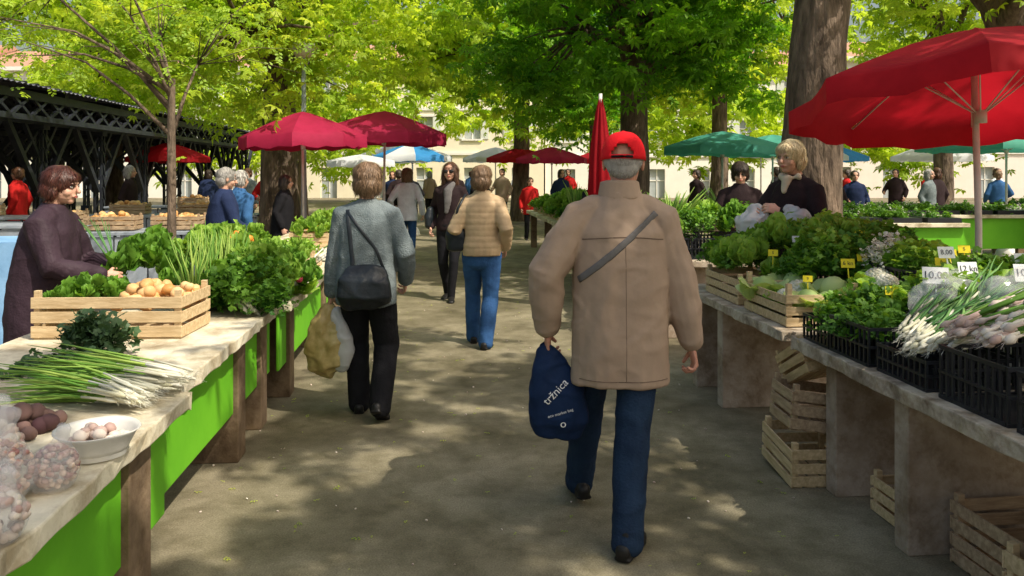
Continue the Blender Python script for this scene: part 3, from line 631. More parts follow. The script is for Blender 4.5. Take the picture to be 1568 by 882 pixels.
for i in range(len(prof)-1):
    for j in range(n): fs.append((i*n+j,i*n+(j+1)%n,(i+1)*n+(j+1)%n,(i+1)*n+j))
mb.add((vs,fs),0,True); tub=mb.obj('foam_tub',[M['foam']],loc=(-1.26,2.42,Z1+.002))
pile('mushroom_pile',-1.26,2.42,Z1+.02,.13,.13,.07,.017,M['garlic'],40)
m_,nt_,b_=_base('clear_film'); b_.inputs['Base Color'].default_value=(.85,.85,.87,1); b_.inputs['Roughness'].default_value=.12
tr=nt_.nodes.new('ShaderNodeBsdfTransparent'); mx=nt_.nodes.new('ShaderNodeMixShader'); mx.inputs[0].default_value=.26
nt_.links.new(tr.outputs[0],mx.inputs[1]); nt_.links.new(b_.outputs[0],mx.inputs[2]); nt_.links.new(mx.outputs[0],nt_.nodes['Material Output'].inputs[0]); pmat_film=m_
def netbag(x,y,z,r,name='bag_of_beans',h=1.2,br=.0105,nb=170,mt_='bean'):
    E=empty(name,(x,y,z)); pos=[]
    for i in range(nb):
        a=rng.uniform(0,6.28); ph=rng.uniform(-.9,1.4); q=r*.86; pos.append((q*math.cos(a)*math.cos(ph),q*math.sin(a)*math.cos(ph),r*h*.8+r*h*.75*math.sin(ph)))
    sphere_scatter('contents',pos,[br*(.8+.4*random.random()) for _ in pos],M[mt_],(1,.75,.7),E,.1,(8,6))
    remesh('film',[loft([(0,0,.01),(0,0,r*.6),(0,0,r*1.3),(.01,0,r*1.9),(.02,.0,r*2.3),(.03,0,r*2.8)],[r*.8,r*1.05,r*.95,r*.4,r*.15,r*.3],[r*.8,r*1.05,r*.95,r*.4,r*.15,r*.22],(1,0,0),18,2,False)],.006,pmat_film,E,1,folds(.014,3))
netbag(-1.34,2.08,Z1,.085); netbag(-1.25,2.18,Z1,.06); netbag(-1.47,2.25,Z1,.08,'bag_of_garlic',br=.018,nb=70,mt_='garlic'); netbag(-1.20,1.86,Z1,.06,'bag_of_garlic',br=.016,nb=60,mt_='garlic'); netbag(-1.16,1.70,Z1,.055)
crate(-2.03,4.18,Z2,.74,.42,.22,.03); 
pile('onion_pile',-1.86,4.2,Z2+.13,.32,.34,.13,.032,M['oil'],64,.03)
greens('spinach_heap',-2.22,4.2,Z2+.13,.30,.34,.10,'lettuce',26,.085,mat=M['herb'])
for k in range(5): bunch('asparagus_bunch',(-1.86+.02*k+.0,4.62+.1*k,Z2+.02),(-.15-.08*(k%2),.25,1),.44,26,.035,.25,.0055,.15,('stalk','stalk'),1.0,0,False)
greens('parsley_heap',-1.66,4.95,Z2,.38,.50,.20,'herb',130,.045)
greens('lettuce_heap',-1.62,5.05,Z2+.02,.42,.6,.26,'lettuce',26,.13)
greens('parsley_heap',-1.60,4.85,Z2+.02,.40,.5,.27,'herb',130,.045)
greens('lettuce_heap',-2.05,5.4,Z2+.05,.5,.6,.32,'lettuce',26,.13)
greens('chard_heap',-2.2,4.85,Z2+.05,.35,.4,.32,'lettuce',14,.15,mat=M['herb'])
greens('chard_heap',-1.65,5.75,.70,.4,.5,.24,'lettuce',18,.12,mat=M['herb'])
cabbage(-1.50,5.62,.72,.08,True); cabbage(-1.58,5.85,.72,.085,True)
pile('radish_pile',-1.52,5.42,.80,.16,.16,.10,.018,M['radish'],50)
bunch('leek_bunch',(-1.55,4.62,Z2+.02),(-.6,.6,.25),.45,20,.05,.3,.006,.3,('stalkd','white_veg'))
bunch('celery_bunch',(-1.50,4.95,Z2+.03),(-.5,.3,.5),.38,26,.05,.4,.007,.4,('stalk','white_veg'),1.2)
for i,(yy,k,mt_) in enumerate(((6.2,'herb','herb'),(6.7,'lettuce','lett'),(7.2,'herb','lett'))):
    crate(A(-1.35,yy)[0],yy,.70,.5,.38,.14); greens('greens_heap',A(-1.35,yy)[0],yy,.80,.42,.32,.12,k,None,None,mat=M[mt_])
    greens('greens_heap',A(-1.8,yy)[0],yy,.75,.4,.4,.28,'lettuce',12,.12,mat=M[mt_])
pile('carrot_pile',A(-1.75,6.6)[0],6.6,.95,.3,.3,.1,.035,M['carrot'],30)
for j,yy in enumerate((8.9,9.5,10.1,10.7,12.7,13.5,14.3,15.2)):
    zz=.74; x=A(-1.4,yy)[0]; crate(x,yy,zz,.5,.38,.16)
    if j%3==1: pile('orange_pile',x,yy,zz+.1,.4,.3,.12,.036,M['carrot'],40)
    else: greens('greens_heap',x,yy,zz+.1,.45,.4,.16,('lettuce','herb')[j%2],None,None)
bunch('leek_bunch',(-1.5,6.3,.86),(.4,.5,.3),.4,24,.05,.3,.007,.3,('stalkd','white_veg'))
# ---- right tables
ZR=.70; ZQ=.715
def RX(off,yy): return A(1.83+off,yy)[0]
crate(RX(.22,5.35),5.35,ZQ,.34,.62,.17,YAW); crate(RX(.25,4.62),4.62,ZQ,.42,.60,.18,YAW,tall=.03)
greens('lettuce_heap',RX(.25,5.4),5.4,ZQ+.10,.36,.6,.22,'lettuce',18,.13); greens('parsley_heap',RX(.3,5.6),5.6,ZQ+.2,.4,.4,.15,'herb',110,.045)
for (o,yy,r,c) in ((.12,4.80,.085,0),(.30,4.72,.10,1),(.16,4.56,.08,1),(.42,4.55,.10,0),(.36,4.92,.09,0),(.60,4.42,.09,1),(.52,4.2,.085,1),(.2,4.4,.07,0)): cabbage(RX(o,yy),yy,ZQ+.08+(.12 if o>.5 else 0),r,bool(c))
for yy,o in ((4.45,.85),(4.95,.85),(5.5,.85)):
    pcrate(RX(o,yy),yy,ZQ,.42,.45,.2); pcrate(RX(o,yy),yy,ZQ+.2,.42,.45,.12)
greens('parsley_heap',RX(.55,5.0),5.0,ZQ+.14,.35,.9,.22,'herb',120,.05,bunch=18)
greens('parsley_heap',RX(.58,4.9),4.9,ZQ+.2,.3,.5,.22,'herb',120,.045,bunch=12,mat=M['lett'])
greens('parsley_heap',RX(.85,4.95),4.95,ZQ+.28,.5,.5,.17,'herb',150,.05,bunch=22)
greens('parsley_heap',RX(.85,5.4),5.4,ZQ+.30,.5,.6,.18,'herb',150,.05,bunch=24,mat=M['lett'])
greens('chard_heap',RX(.6,5.55),5.55,ZQ+.2,.5,.5,.26,'lettuce',18,.12)
greens('lettuce_heap',RX(.7,5.15),5.15,ZQ+.3,.3,.35,.17,'lettuce',10,.11)
greens('herb_heap',RX(.85,4.45),4.45,ZQ+.26,.45,.4,.13,'herb',120,.05,bunch=14,mat=M['lett'])
greens('flower_bunch',RX(.72,4.55),4.55,ZQ+.30,.2,.2,.15,'herb',60,.025,bunch=6,mat=M['flower'])
pcrate(RX(.22,4.0),4.0,ZR,.34,.26,.13); greens('herb_crate_fill',RX(.22,4.0),4.0,ZR+.08,.3,.24,.12,'herb',110,.035,bunch=8)
pcrate(RX(.26,3.68),3.68,ZR,.42,.34,.17); greens('herb_crate_fill',RX(.26,3.68),3.68,ZR+.10,.38,.3,.08,'herb',110,.035,bunch=10)
pcrate(RX(.24,3.28),3.28,ZR,.36,.34,.12); pcrate(RX(.28,2.86),2.86,ZR,.42,.36,.20); pcrate(RX(.28,2.45),2.45,ZR,.42,.36,.2)
for yy,o in ((3.9,.72),(3.45,.72),(3.0,.75)): pcrate(RX(o,yy),yy,ZR,.46,.42,.22)
for k,(o,yy,zz,dx) in enumerate(((.10,3.22,.84,.9),(.16,3.36,.86,.75),(.30,3.30,.90,.8),(.14,3.12,.86,1.0),(.42,3.42,.93,.7),(.36,3.58,.90,.8))):
    bunch('spring_onion_bunch',(RX(o,yy)-.02,yy-.06,zz),(dx,.45,.28),.44,30,.05,.42,.0050,.24,('stalkd','white_veg'),1.9)
for k,(o,yy,zz) in enumerate(((.22,2.95,.93),(.32,2.8,.97),(.2,2.72,.95),(.42,2.98,1.0))):
    bunch('green_garlic_bunch',(RX(o,yy)-.10,yy+.05,zz),(1,.1,.3),.5,24,.05,.25,.006,.2,('stalk','garlic'),2.6)
for (o,yy,zz) in ((.46,3.60,1.0),(.62,3.36,1.04)):
    E=empty('plastic_wrap',(RX(o,yy),yy,zz)); remesh('film',[loft([(-.14,-.05,-.02),(0,0,.03),(.14,.06,.05)],[.07,.10,.08],[.04,.06,.05],(0,1,0))],.008,pmat_film,E,1,folds(.04,int(yy*10)))
bunch('asparagus_bunch',(RX(.62,3.1),3.1,.92),(.7,-.1,.6),.4,40,.06,.3,.006,.1,('stalk','stalk'),1,.05,False)
greens('herb_heap',RX(.6,3.75),3.75,ZR+.2,.4,.5,.14,'herb',120,.045,bunch=14,mat=M['lett'])
greens('herb_heap',RX(.42,3.95),3.95,ZR+.12,.3,.3,.14,'herb',120,.040,bunch=8)
greens('lettuce_heap',RX(.8,3.4),3.4,ZR+.18,.4,.5,.16,'lettuce',12,.12); greens('parsley_heap',RX(.85,3.9),3.9,ZR+.2,.4,.5,.18,'herb',140,.05,bunch=18)
pile('potato_pile',RX(.98,4.2),4.2,.98,.25,.3,.1,.035,M['garlic'],30)
for (o,yy,zz,s_,mm,w) in ((.50,4.55,1.01,'6 kn','yel',.075),(.62,4.62,1.04,'8','yel',.06),(.80,4.5,1.10,'2,50','yel',.07),(.86,4.2,1.10,'10','yel',.07),(1.0,4.3,1.12,'5','yel',.06),(.46,3.68,1.04,'10,00','wht',.11),(.60,3.66,1.08,'12 kn','wht',.09),(.72,3.45,1.08,'10,00','wht',.11),(.62,3.85,1.14,'8,00','wht',.08),(.30,5.1,1.02,'5','yel',.06),(.36,3.86,.96,'7','yel',.06),(.75,4.9,1.16,'4','yel',.06),(.2,4.4,.95,'9','yel',.05),(.5,5.2,1.10,'6','wht',.06),(.72,4.05,1.08,'6','yel',.06),(.95,3.8,1.12,'3','wht',.07)):
    tag(RX(o,yy),yy,zz,s_,mm,w,w*.7,-.25+random.uniform(-.3,.3),-.3)
for (x,y,k,mt_) in ((1.35,7.6,'lettuce','lett'),(1.8,7.7,'herb','herb'),(2.2,7.75,'lettuce','herb'),(1.5,8.1,'herb','lett'),(1.95,8.15,'lettuce','lett'),(2.35,8.2,'herb','herb')):
    pcrate(x,y,.74,.4,.4,.2); greens('greens_heap',x,y,.92,.42,.42,.26,k,None,None,mat=M[mt_])
for j,yy in enumerate((8.9,9.5,10.1,10.7,11.2,12.6,13.2,13.8,14.4,15.0,15.8,16.5)):
    zz=.75; x=A(2.2,yy)[0]; crate(x,yy,zz,.5,.38,.14); greens('greens_heap',x,yy,zz+.1,.55,.5,.16+.12*(j%3==0),('lettuce','herb')[j%2],None,.15 if j%2==0 else .05)
    greens('greens_heap',x+.45,yy,zz+.1,.5,.5,.3,('herb','lettuce')[j%2],None,None)
for (x,y,l) in ((6.3,12.4,4.1),(4.9,10.4,1.5),(10.8,15.2,3)):
    greens('seedling_trays',x,y,.925,l,.8,.10,'herb',60,.05,rz=.05,bunch=int(l*22))
    for k in range(int(l/.5)): mb=MB(); mb.box((0,0,.03),(.44,.75,.06)); mb.obj('seed_tray',[M['black']],loc=(x-l/2+.28+.5*k,y,.926),rz=.05)
    greens('flower_bunch',x,y,.96,l*.8,.6,.12,'herb',30,.02,rz=.05,bunch=int(l*6),mat=M['flower'])
for q in ((1.25,9.0),(1.05,12.6),(2.6,9.6),(1.6,7.9),(1.15,9.8)): bunch('chard_bunch',(q[0],q[1],.90),(.1,.1,1),.45,44,.07,.8,.010,.3,('stalk','stalk'),1,.1,False)
# ---- crates on ground
HX=math.radians
crate(1.53,4.12,.012,.40,.34,.20,0,'wood',rot=(0,HX(-4),1.62)); crate(1.56,4.14,.24,.40,.34,.20,0,'wood2',rot=(HX(6),HX(5),1.50)); crate(1.66,4.22,.49,.42,.32,.17,0,'wood',rot=(HX(-12),HX(24),1.55))
crate(1.80,3.56,.0,.28,.24,.17,0,'wood',rot=(0,0,.1))
crate(1.98,2.95,.0,.42,.5,.26,.1,'wood2',rows=4); crate(1.96,2.66,.0,.42,.36,.24,.2,'wood')
mb=MB(); vs=[];fs=[];n=20
for i in range(n+1):
    for j in range(n+1):
        s=i/n;t=j/n; vs.append((.9*s,-.02+.03*math.sin(s*22+t*2)*t,1.05-1.03*t+.02*nz(s*4,t*4,0)))
for i in range(n):
    for j in range(n): a=i*(n+1)+j; fs.append((a,a+1,a+n+2,a+n+1))
mb.add((vs,fs),0,True); mb.box((.45,.35,1.04),(.9,.62,.03)); mb.obj('tarp_covered_stall',[M['tarp']],loc=(-4.3,5.6,0),rz=.1)
def counter(x,y,l,rz):
    mb=MB(); mb.box((0,0,.80),(l,.8,.04)); nP=int(l/.35)
    for i in range(nP): mb.box((-l/2+l*(i+.5)/nP,-.36,.46),(l/nP-.02,.02,.60),0); 
    for i in range(nP+1): mb.box((-l/2+l*i/nP*.98+.01*l,-.345,.40),(.03,.03,.76),1)
    for i in (-1,1): mb.box((i*(l/2-.05),.33,.39),(.05,.05,.78),1)
    mb.obj('stall_counter',[M['metal'],M['steel']],loc=(x,y,0),rz=rz,bevel=.004)
counter(-4.6,10.3,2.4,.15); counter(-6.8,11.5,2.4,.15); counter(-6,14.2,3,.1); counter(-9.3,13.5,3,.1); counter(-7.5,18,3,.1)
for q in ((-4.3,10.3),(-5.1,10.2),(-6.5,11.5),(-5.6,14.2),(-6.8,14.2),(-9,13.5),(-7.2,18)):
    crate(q[0],q[1],.83,.6,.4,.18,.15,'wood2'); pile('potato_pile',q[0],q[1],.92,.5,.3,.12,.05,M['oil'],26)
# ------------------------------------------------------------------ umbrellas
def umbrella(name,x,y,rim,apex,R,mat,seg=8,tilt=(0,0),val=.16,alt=None,rot=.2,pole=.02,z0=0):
    E=empty(name,(x,y,z0),0); mb=MB(); TR=Matrix.Translation((0,0,rim))@Euler((tilt[0],tilt[1],0)).to_matrix().to_4x4()@Matrix.Rotation(rot,4,'Z')@Matrix.Translation((0,0,-rim))
    n=6;nr=7
    for s in range(seg):
        vs=[];fs=[]
        for i in range(nr+2):
            for j in range(n+1):
                f=j/n; a0=2*math.pi*s/seg; a1=2*math.pi*(s+1)/seg
                t=min(i/nr,1); sag=math.sin(math.pi*f)
                p0=V((math.cos(a0),math.sin(a0),0)); p1=V((math.cos(a1),math.sin(a1),0)); p=p0.lerp(p1,f)*(R*t)*(1-.03*sag*t)
                z=apex-(apex-rim)*(t**1.25)-.045*R*sag*t*(1-t*.6)*1.2+.006*nz(p.x*5+s,p.y*5,s)
                if i==nr+1: z-=val*(1-.25*abs(math.sin(math.pi*f*2+.4)))+.01*nz(s*3+f*4,0,0); p*=1.005+.02*nz(s*5+f*6,1,0)
                p.z=z; vs.append(TR@p)
        for i in range(nr+1):
            for j in range(n): a=i*(n+1)+j; fs.append((a,a+1,a+n+2,a+n+1))
        mb.add((vs,fs),1 if (alt and s%2) else 0,True)
    mb.obj('canopy',[M[mat],M[alt or mat]],E)
    fr=MB(); top=TR@V((0,0,apex-.02)); fr.tube([(0,0,0),(0,0,rim*.6),top],[pole]*3,0,10); fr.tube([(0,0,0),(0,0,.08)],[.2,.18],0,12,cap=True)
    hub=TR@V((0,0,rim-.15))
    for s in range(seg):
        a=2*math.pi*s/seg; d=V((math.cos(a),math.sin(a),0))
        pts=[TR@V((d.x*R*t,d.y*R*t,apex-(apex-rim)*t**1.25-.012)) for t in (0.02,.35,.7,.99)]; fr.tube(pts,[.006]*4,0,5); fr.tube([hub,pts[1].lerp(pts[2],.3)],.005,0,5)
    fr.tube([hub-V((0,0,.04)),hub+V((0,0,.04))],pole*1.8,0,8)
    fr.obj('frame',[M['pole']],E); return E
umbrella('red_market_umbrella',2.90,4.95,2.05,2.46,1.13,'red',8,(-.15,.0),.17,None,.30,.020)
umbrella('crimson_market_umbrella',-3.15,12.0,2.10,2.48,.95,'magenta',8,(.0,-.02),.20,None,.1)
umbrella('crimson_market_umbrella',-2.15,13.4,2.22,2.60,1.12,'magenta',8,(.0,.03),.20,None,.5)
umbrella('blue_and_white_umbrella',-2.5,20,1.98,2.30,1.0,'blueu',8,(0,0),.15,'whiteu')
umbrella('white_umbrella',-3.6,19,1.85,2.0,.8,'whiteu')
umbrella('red_umbrella',.25,26,2.05,2.4,1.1,'red'); umbrella('red_umbrella',1.2,24,2.0,2.35,1.1,'magenta')
umbrella('green_umbrella',3.75,14.2,2.02,2.30,1.1,'greenu',8,(0,0),.15); umbrella('green_umbrella',5.4,16.5,2.05,2.35,1.2,'greenu')
umbrella('dark_green_umbrella',9,14.5,2.1,2.4,1.5,'greenu'); 
umbrella('red_umbrella',-9.5,22,2.0,2.4,1.1,'red'); umbrella('white_umbrella',-.6,29,2.1,2.5,1.2,'whiteu'); umbrella('white_umbrella',7.5,24,2.2,2.6,1.5,'whiteu')
umbrella('white_umbrella',-4.6,30,2.1,2.6,1.5,'whiteu'); umbrella('red_umbrella',3.8,31,2.1,2.6,1.5,'red'); umbrella('blue_and_white_umbrella',10.5,27,2.1,2.6,1.5,'blueu',alt='whiteu'); umbrella('white_umbrella',14,26,2.1,2.6,1.5,'whiteu')
E=empty('closed_red_umbrella',(1.0,9.0,0)); cz=[1.25,1.35,1.6,1.9,2.2,2.42]
vs=[];fs=[];n=32
for z_,r in zip(cz,(.10,.115,.105,.085,.05,.012)):
    for j in range(n): a=2*math.pi*j/n; rr=r*(1+.28*math.cos(a*8)); vs.append((rr*math.cos(a),rr*math.sin(a),z_))
for i in range(5):
    for j in range(n): fs.append((i*n+j,i*n+(j+1)%n,(i+1)*n+(j+1)%n,(i+1)*n+j))
mb=MB(); mb.add((vs,fs),0,True); mb.tube([(0,0,0),(0,0,2.45)],.02,1,8); mb.obj('folded_canopy',[M['red'],M['pole']],E)
# ------------------------------------------------------------------ trees
def crown_pts(ells,ncl,per,cr,flat=.5,bias=2.2):
    C=[]
    tot=sum(e[1][0]*e[1][1]*e[1][2] for e in ells)
    for c,r in ells:
        k=max(2,int(ncl*r[0]*r[1]*r[2]/tot)); d=rng.normal(0,1,(k,3)); d/=np.linalg.norm(d,axis=1)[:,None]; q=d*(rng.random(k)**(1/bias))[:,None]*np.array(r)*rng.uniform(.85,1.15,(k,1))+np.array(c); C.append(q)
    C=np.concatenate(C); K=len(C); cv=rng.random(K); sz=rng.uniform(.4,1.45,K)*cr
    off=rng.normal(0,1,(K,per,3))*np.array([1,1,flat])*.55*sz[:,None,None]
    off[:,:,2]-=.25*(off[:,:,0]**2+off[:,:,1]**2)/sz[:,None]
    keep=rng.random((K,per))<(sz/sz.max())[:,None]**1.2+.15
    P=(C[:,None,:]+off)[keep]; var=np.clip((np.repeat(cv,per).reshape(K,per)*.65+rng.random((K,per))*.35)[keep],0,1); return P,var,C
def foliage(name,ells,ncl,per,cr,size,mat,parent=None,leafT=CH,flat=.5,o=(0,0)):
    P,var,C=crown_pts([((c[0]-o[0],c[1]-o[1],c[2]),rr) for c,rr in ells],ncl,per,cr,flat)
    N=len(P); R=rots(rng.uniform(0,6.28,N),rng.normal(-.25,.5,N),rng.normal(0,.4,N)); scatter(name,leafT[0],leafT[1],P,R,size*rng.uniform(.55,1.25,N),M[mat],parent,var,False); return C
def tree(name,x,y,r,h,ells,ncl,per,cr,size,mat='leaf',leafT=CH,lean=(0,0),limbs=10,stems=1,seed=0,flat=.5):
    E=empty(name,(x,y,0)); C=foliage('foliage',ells,ncl,per,cr,size,mat,E,leafT,flat,(x,y))
    mb=MB(); n=20; K=26; vs=[];fs=[]
    for i in range(K+1):
        t=i/K; z_=h*t; rr=r*(1.0-.30*t+.45*math.exp(-t*14)); cx=lean[0]*t*t+.05*r*nz(t*3,seed,1)*3; cy=lean[1]*t*t+.05*r*nz(t*3,seed,5)*3
        for j in range(n):
            a=2*math.pi*j/n; q=rr*(1+.09*nz(math.cos(a)*2,math.sin(a)*2,z_*.9+seed)+.05*nz(math.cos(a)*6,math.sin(a)*6,z_*2.5)); vs.append((cx+q*math.cos(a),cy+q*math.sin(a),z_))
    for i in range(K):
        for j in range(n): fs.append((i*n+j,i*n+(j+1)%n,(i+1)*n+(j+1)%n,(i+1)*n+j))
    mb.add((vs,fs),0,True)
    top=V((lean[0],lean[1],h)); idx=rng.choice(len(C),min(limbs,len(C)),replace=False)
    mids=[]
    for k in idx:
        e=V(C[k]); s=top*(.75+.25*random.random()); m=s.lerp(e,.5)+V((0,0,.12*(e-s).length)); mids.append((m,s))
        mb.tube([s,s.lerp(m,.5)+V((0,0,.05)),m,m.lerp(e,.6),e],[r*.50,r*.34,r*.22,r*.11,r*.03],0,8)
    for k in range(min(len(C),limbs*5)):
        e=V(C[k]); m,s=min(mids,key=lambda q:(q[0]-e).length); mb.tube([m,m.lerp(e,.5)+V((0,0,.1)),e],[r*.14,r*.08,r*.02],0,5)
    mb.obj('trunk',[M['bark']],E); return E
tree('added_shade_tree',2.05,13.4,.29,3.6,[((1.2,12.3,4.7),(2.1,2.6,2.4)),((3.3,13.3,4.7),(1.7,2.2,2.2)),((.95,11.3,3.2),(1.2,1.0,.8)),((2.9,11.8,3.5),(1.2,1,.8))],125,70,.52,.17,'leaf',seed=1)
tree('added_shade_tree',-4.15,14.2,.36,4.0,[((-4.6,12.4,4.6),(2.6,2.4,2.2)),((-2.9,14.5,5.2),(2.4,2.4,2.3))],120,58,.60,.18,'leaf_b',seed=2)
tree('added_shade_tree',3.38,9.1,.385,4.6,[((4.6,8.6,5.6),(2.4,2.0,1.7))],26,55,.6,.17,'leaf',seed=3,lean=(.3,0))
tree('added_shade_tree',8.5,11.5,.35,4.5,[((7,11,6.0),(2.6,2.6,2.0)),((6.2,10.5,4.6),(1.5,1.5,1.1))],45,60,.7,.18,'leaf_b',seed=4,lean=(-1.8,0))
tree('young_tree',-3.42,8.0,.05,2.5,[((-4.3,8.0,3.35),(1.6,1.3,1.0)),((-2.9,8.1,3.0),(1.0,1.0,.8)),((-3.6,8,4.0),(1.5,1.4,.8))],90,18,.35,.12,'leaf_y',TW,limbs=10,seed=5)
tree('added_shade_tree',.30,26,.30,5,[((.3,25.5,7.0),(4.5,4,3.6)),((-2.5,25,5.5),(2.5,2.5,2.2))],115,58,.85,.28,'leaf_b',seed=6)
tree('added_shade_tree',-6.5,24,.32,5,[((-6,23,6.5),(4.6,4,3.8))],100,58,.85,.28,'leaf_b',seed=7)
tree('added_shade_tree',-13,26,.32,5,[((-13,25,7.2),(5,4,3.6))],80,55,1.0,.32,'leaf_b',seed=8)
tree('added_shade_tree',5.6,21.5,.26,4.5,[((5.4,21,5.8),(3.2,3,2.8))],85,55,.8,.26,'leaf_b',seed=9)
tree('linden_tree',2.0,19.5,.14,3,[((2.0,19.3,4.4),(1.8,1.8,2.0))],45,55,.55,.22,'leaf',seed=12)
tree('added_shade_tree',13,24,.3,5,[((13,24,7),(4,4,3.2))],80,55,1.0,.3,'leaf_b',seed=10)
foliage('distant_trees',[((-20,38,5.5),(6,2.5,3.5)),((-9,41,4.8),(5,2.5,3.9)),((-5.5,37,3.9),(2.8,2,2.2)),((-13,37,3.6),(3.5,2,2.2)),((-2.6,43,5.8),(3,2,2.4)),((2.6,42,4.6),(2.6,2,2.6)),((6,37,4.2),(3.2,2,2.6)),((10.5,40,5.0),(4.5,2.5,3.8)),((15,37,4.2),(3.5,2.2,2.6)),((20,38,4.8),(5,2.5,3.4)),((28,35,4.5),(5,2.5,3.4))],400,46,.95,.42,'leaf_b')
tree('added_shade_tree',6.4,-.5,.33,4.8,[((4.4,-.8,7.0),(3.0,2.6,1.2)),((2.2,-2.8,7.0),(2.6,2.2,1.1)),((4.2,2.4,7.2),(2.4,2.2,1.0)),((4.3,.8,6.9),(1.3,1.0,.7))],74,46,.48,.22,'leaf',seed=13)  # unseen tree added off camera; crowns set to dapple ground and shade the man
# ------------------------------------------------------------------ market hall
mb=MB(); y0=7.5; NB=9; B=2.7; Lh=NB*B; u0=0; W_=7.0
ez=3.05; rz_=3.45
def roofpt(x): return ez+(rz_-ez)*(1-abs(x+W_/2)/(W_/2))
for i in range(NB+1):
    y=i*B
    for x in (-.5,-3.5,-6.5):
        mb.box((x,y,.15),(.30,.30,.30),0); 
        for dx in(-.07,.07):
            for dy in(-.07,.07): mb.box((x+dx,y+dy,1.35),(.05,.05,2.1),0)
        for k in range(7): zz=.4+.27*k; mb.bar((x-.07,y-.10,zz),(x+.07,y-.10,zz+.3),.03,.02); mb.bar((x+.10,y-.07,zz+.3),(x+.10,y+.07,zz),.03,.02)
        mb.box((x,y,2.44),(.26,.26,.08),0)
        for s in(-1,1):
            for (ax,ay) in ((0,1),(1,0)):
                if ax and (x+s*1.2>0 or x+s*1.2<-W_): continue
                mb.bar((x+ax*s*.08,y+ay*s*.08,1.15),(x+ax*s*1.25,y+ay*s*1.25,2.55),.11,.11)
                mb.bar((x+ax*s*.1,y+ay*s*.1,1.9),(x+ax*s*.65,y+ay*s*.65,2.55),.07,.07)
                mb.bar((x+ax*s*.08,y+ay*s*.08,2.4),(x+ax*s*.7,y+ay*s*.7,1.86),.06,.06)
    mb.bar((0,y,2.62),(-W_,y,2.62),.13,.13)
    for sx in (0,-W_): mb.bar((sx,y,ez),(-W_/2,y,rz_),.13,.13)
    for k in range(10):
        xa=-W_*k/10; xb=-W_*(k+1)/10; mb.bar((xa,y,2.66),(xb,y,roofpt(xb)-.05),.07,.07); mb.bar((xb,y,2.66),(xa,y,roofpt(xa)-.05),.07,.07)
for x in (-.02,-.5,-3.5,-6.5,-W_):
    zt=roofpt(x)-.12; mb.box((x,Lh/2,zt),(.10,Lh+.6,.15),0); mb.box((x,Lh/2,2.54),(.09,Lh+.4,.10),0)
    for k in range(NB*4):
        ya=k*B/4; mb.bar((x,ya,2.56),(x,ya+B/4,zt),.055,.055); mb.bar((x,ya+B/4,2.56),(x,ya,zt),.055,.055)
for k in range(int(Lh/.42)): mb.box((.06,k*.42,ez+.07),(.16,.05,.06),0)
for k in range(8):
    for s in(0,1):
        x=-W_/2+(W_/2)*(k+.5)/8*(1 if s else -1); mb.box((x,Lh/2,roofpt(x)-.05),(.05,Lh+.5,.07),0)
vs=[];fs=[];n=int((Lh+.8)/.09)
for j in range(n+1):
    y=-.4+j*.09
    for x in (.18,-W_/2,-W_-.18): vs.append((x,y,roofpt(x)+.06+(.02 if j%2 else -.01)))
for j in range(n):
    for i in range(2): a=j*3+i; fs.append((a,a+1,a+4,a+3))
mb.add((vs,fs),1)
x,y=A(-7.3,y0); mb.obj('market_hall',[M['steel'],M['roof']],loc=(x,y,0),rz=YAW)
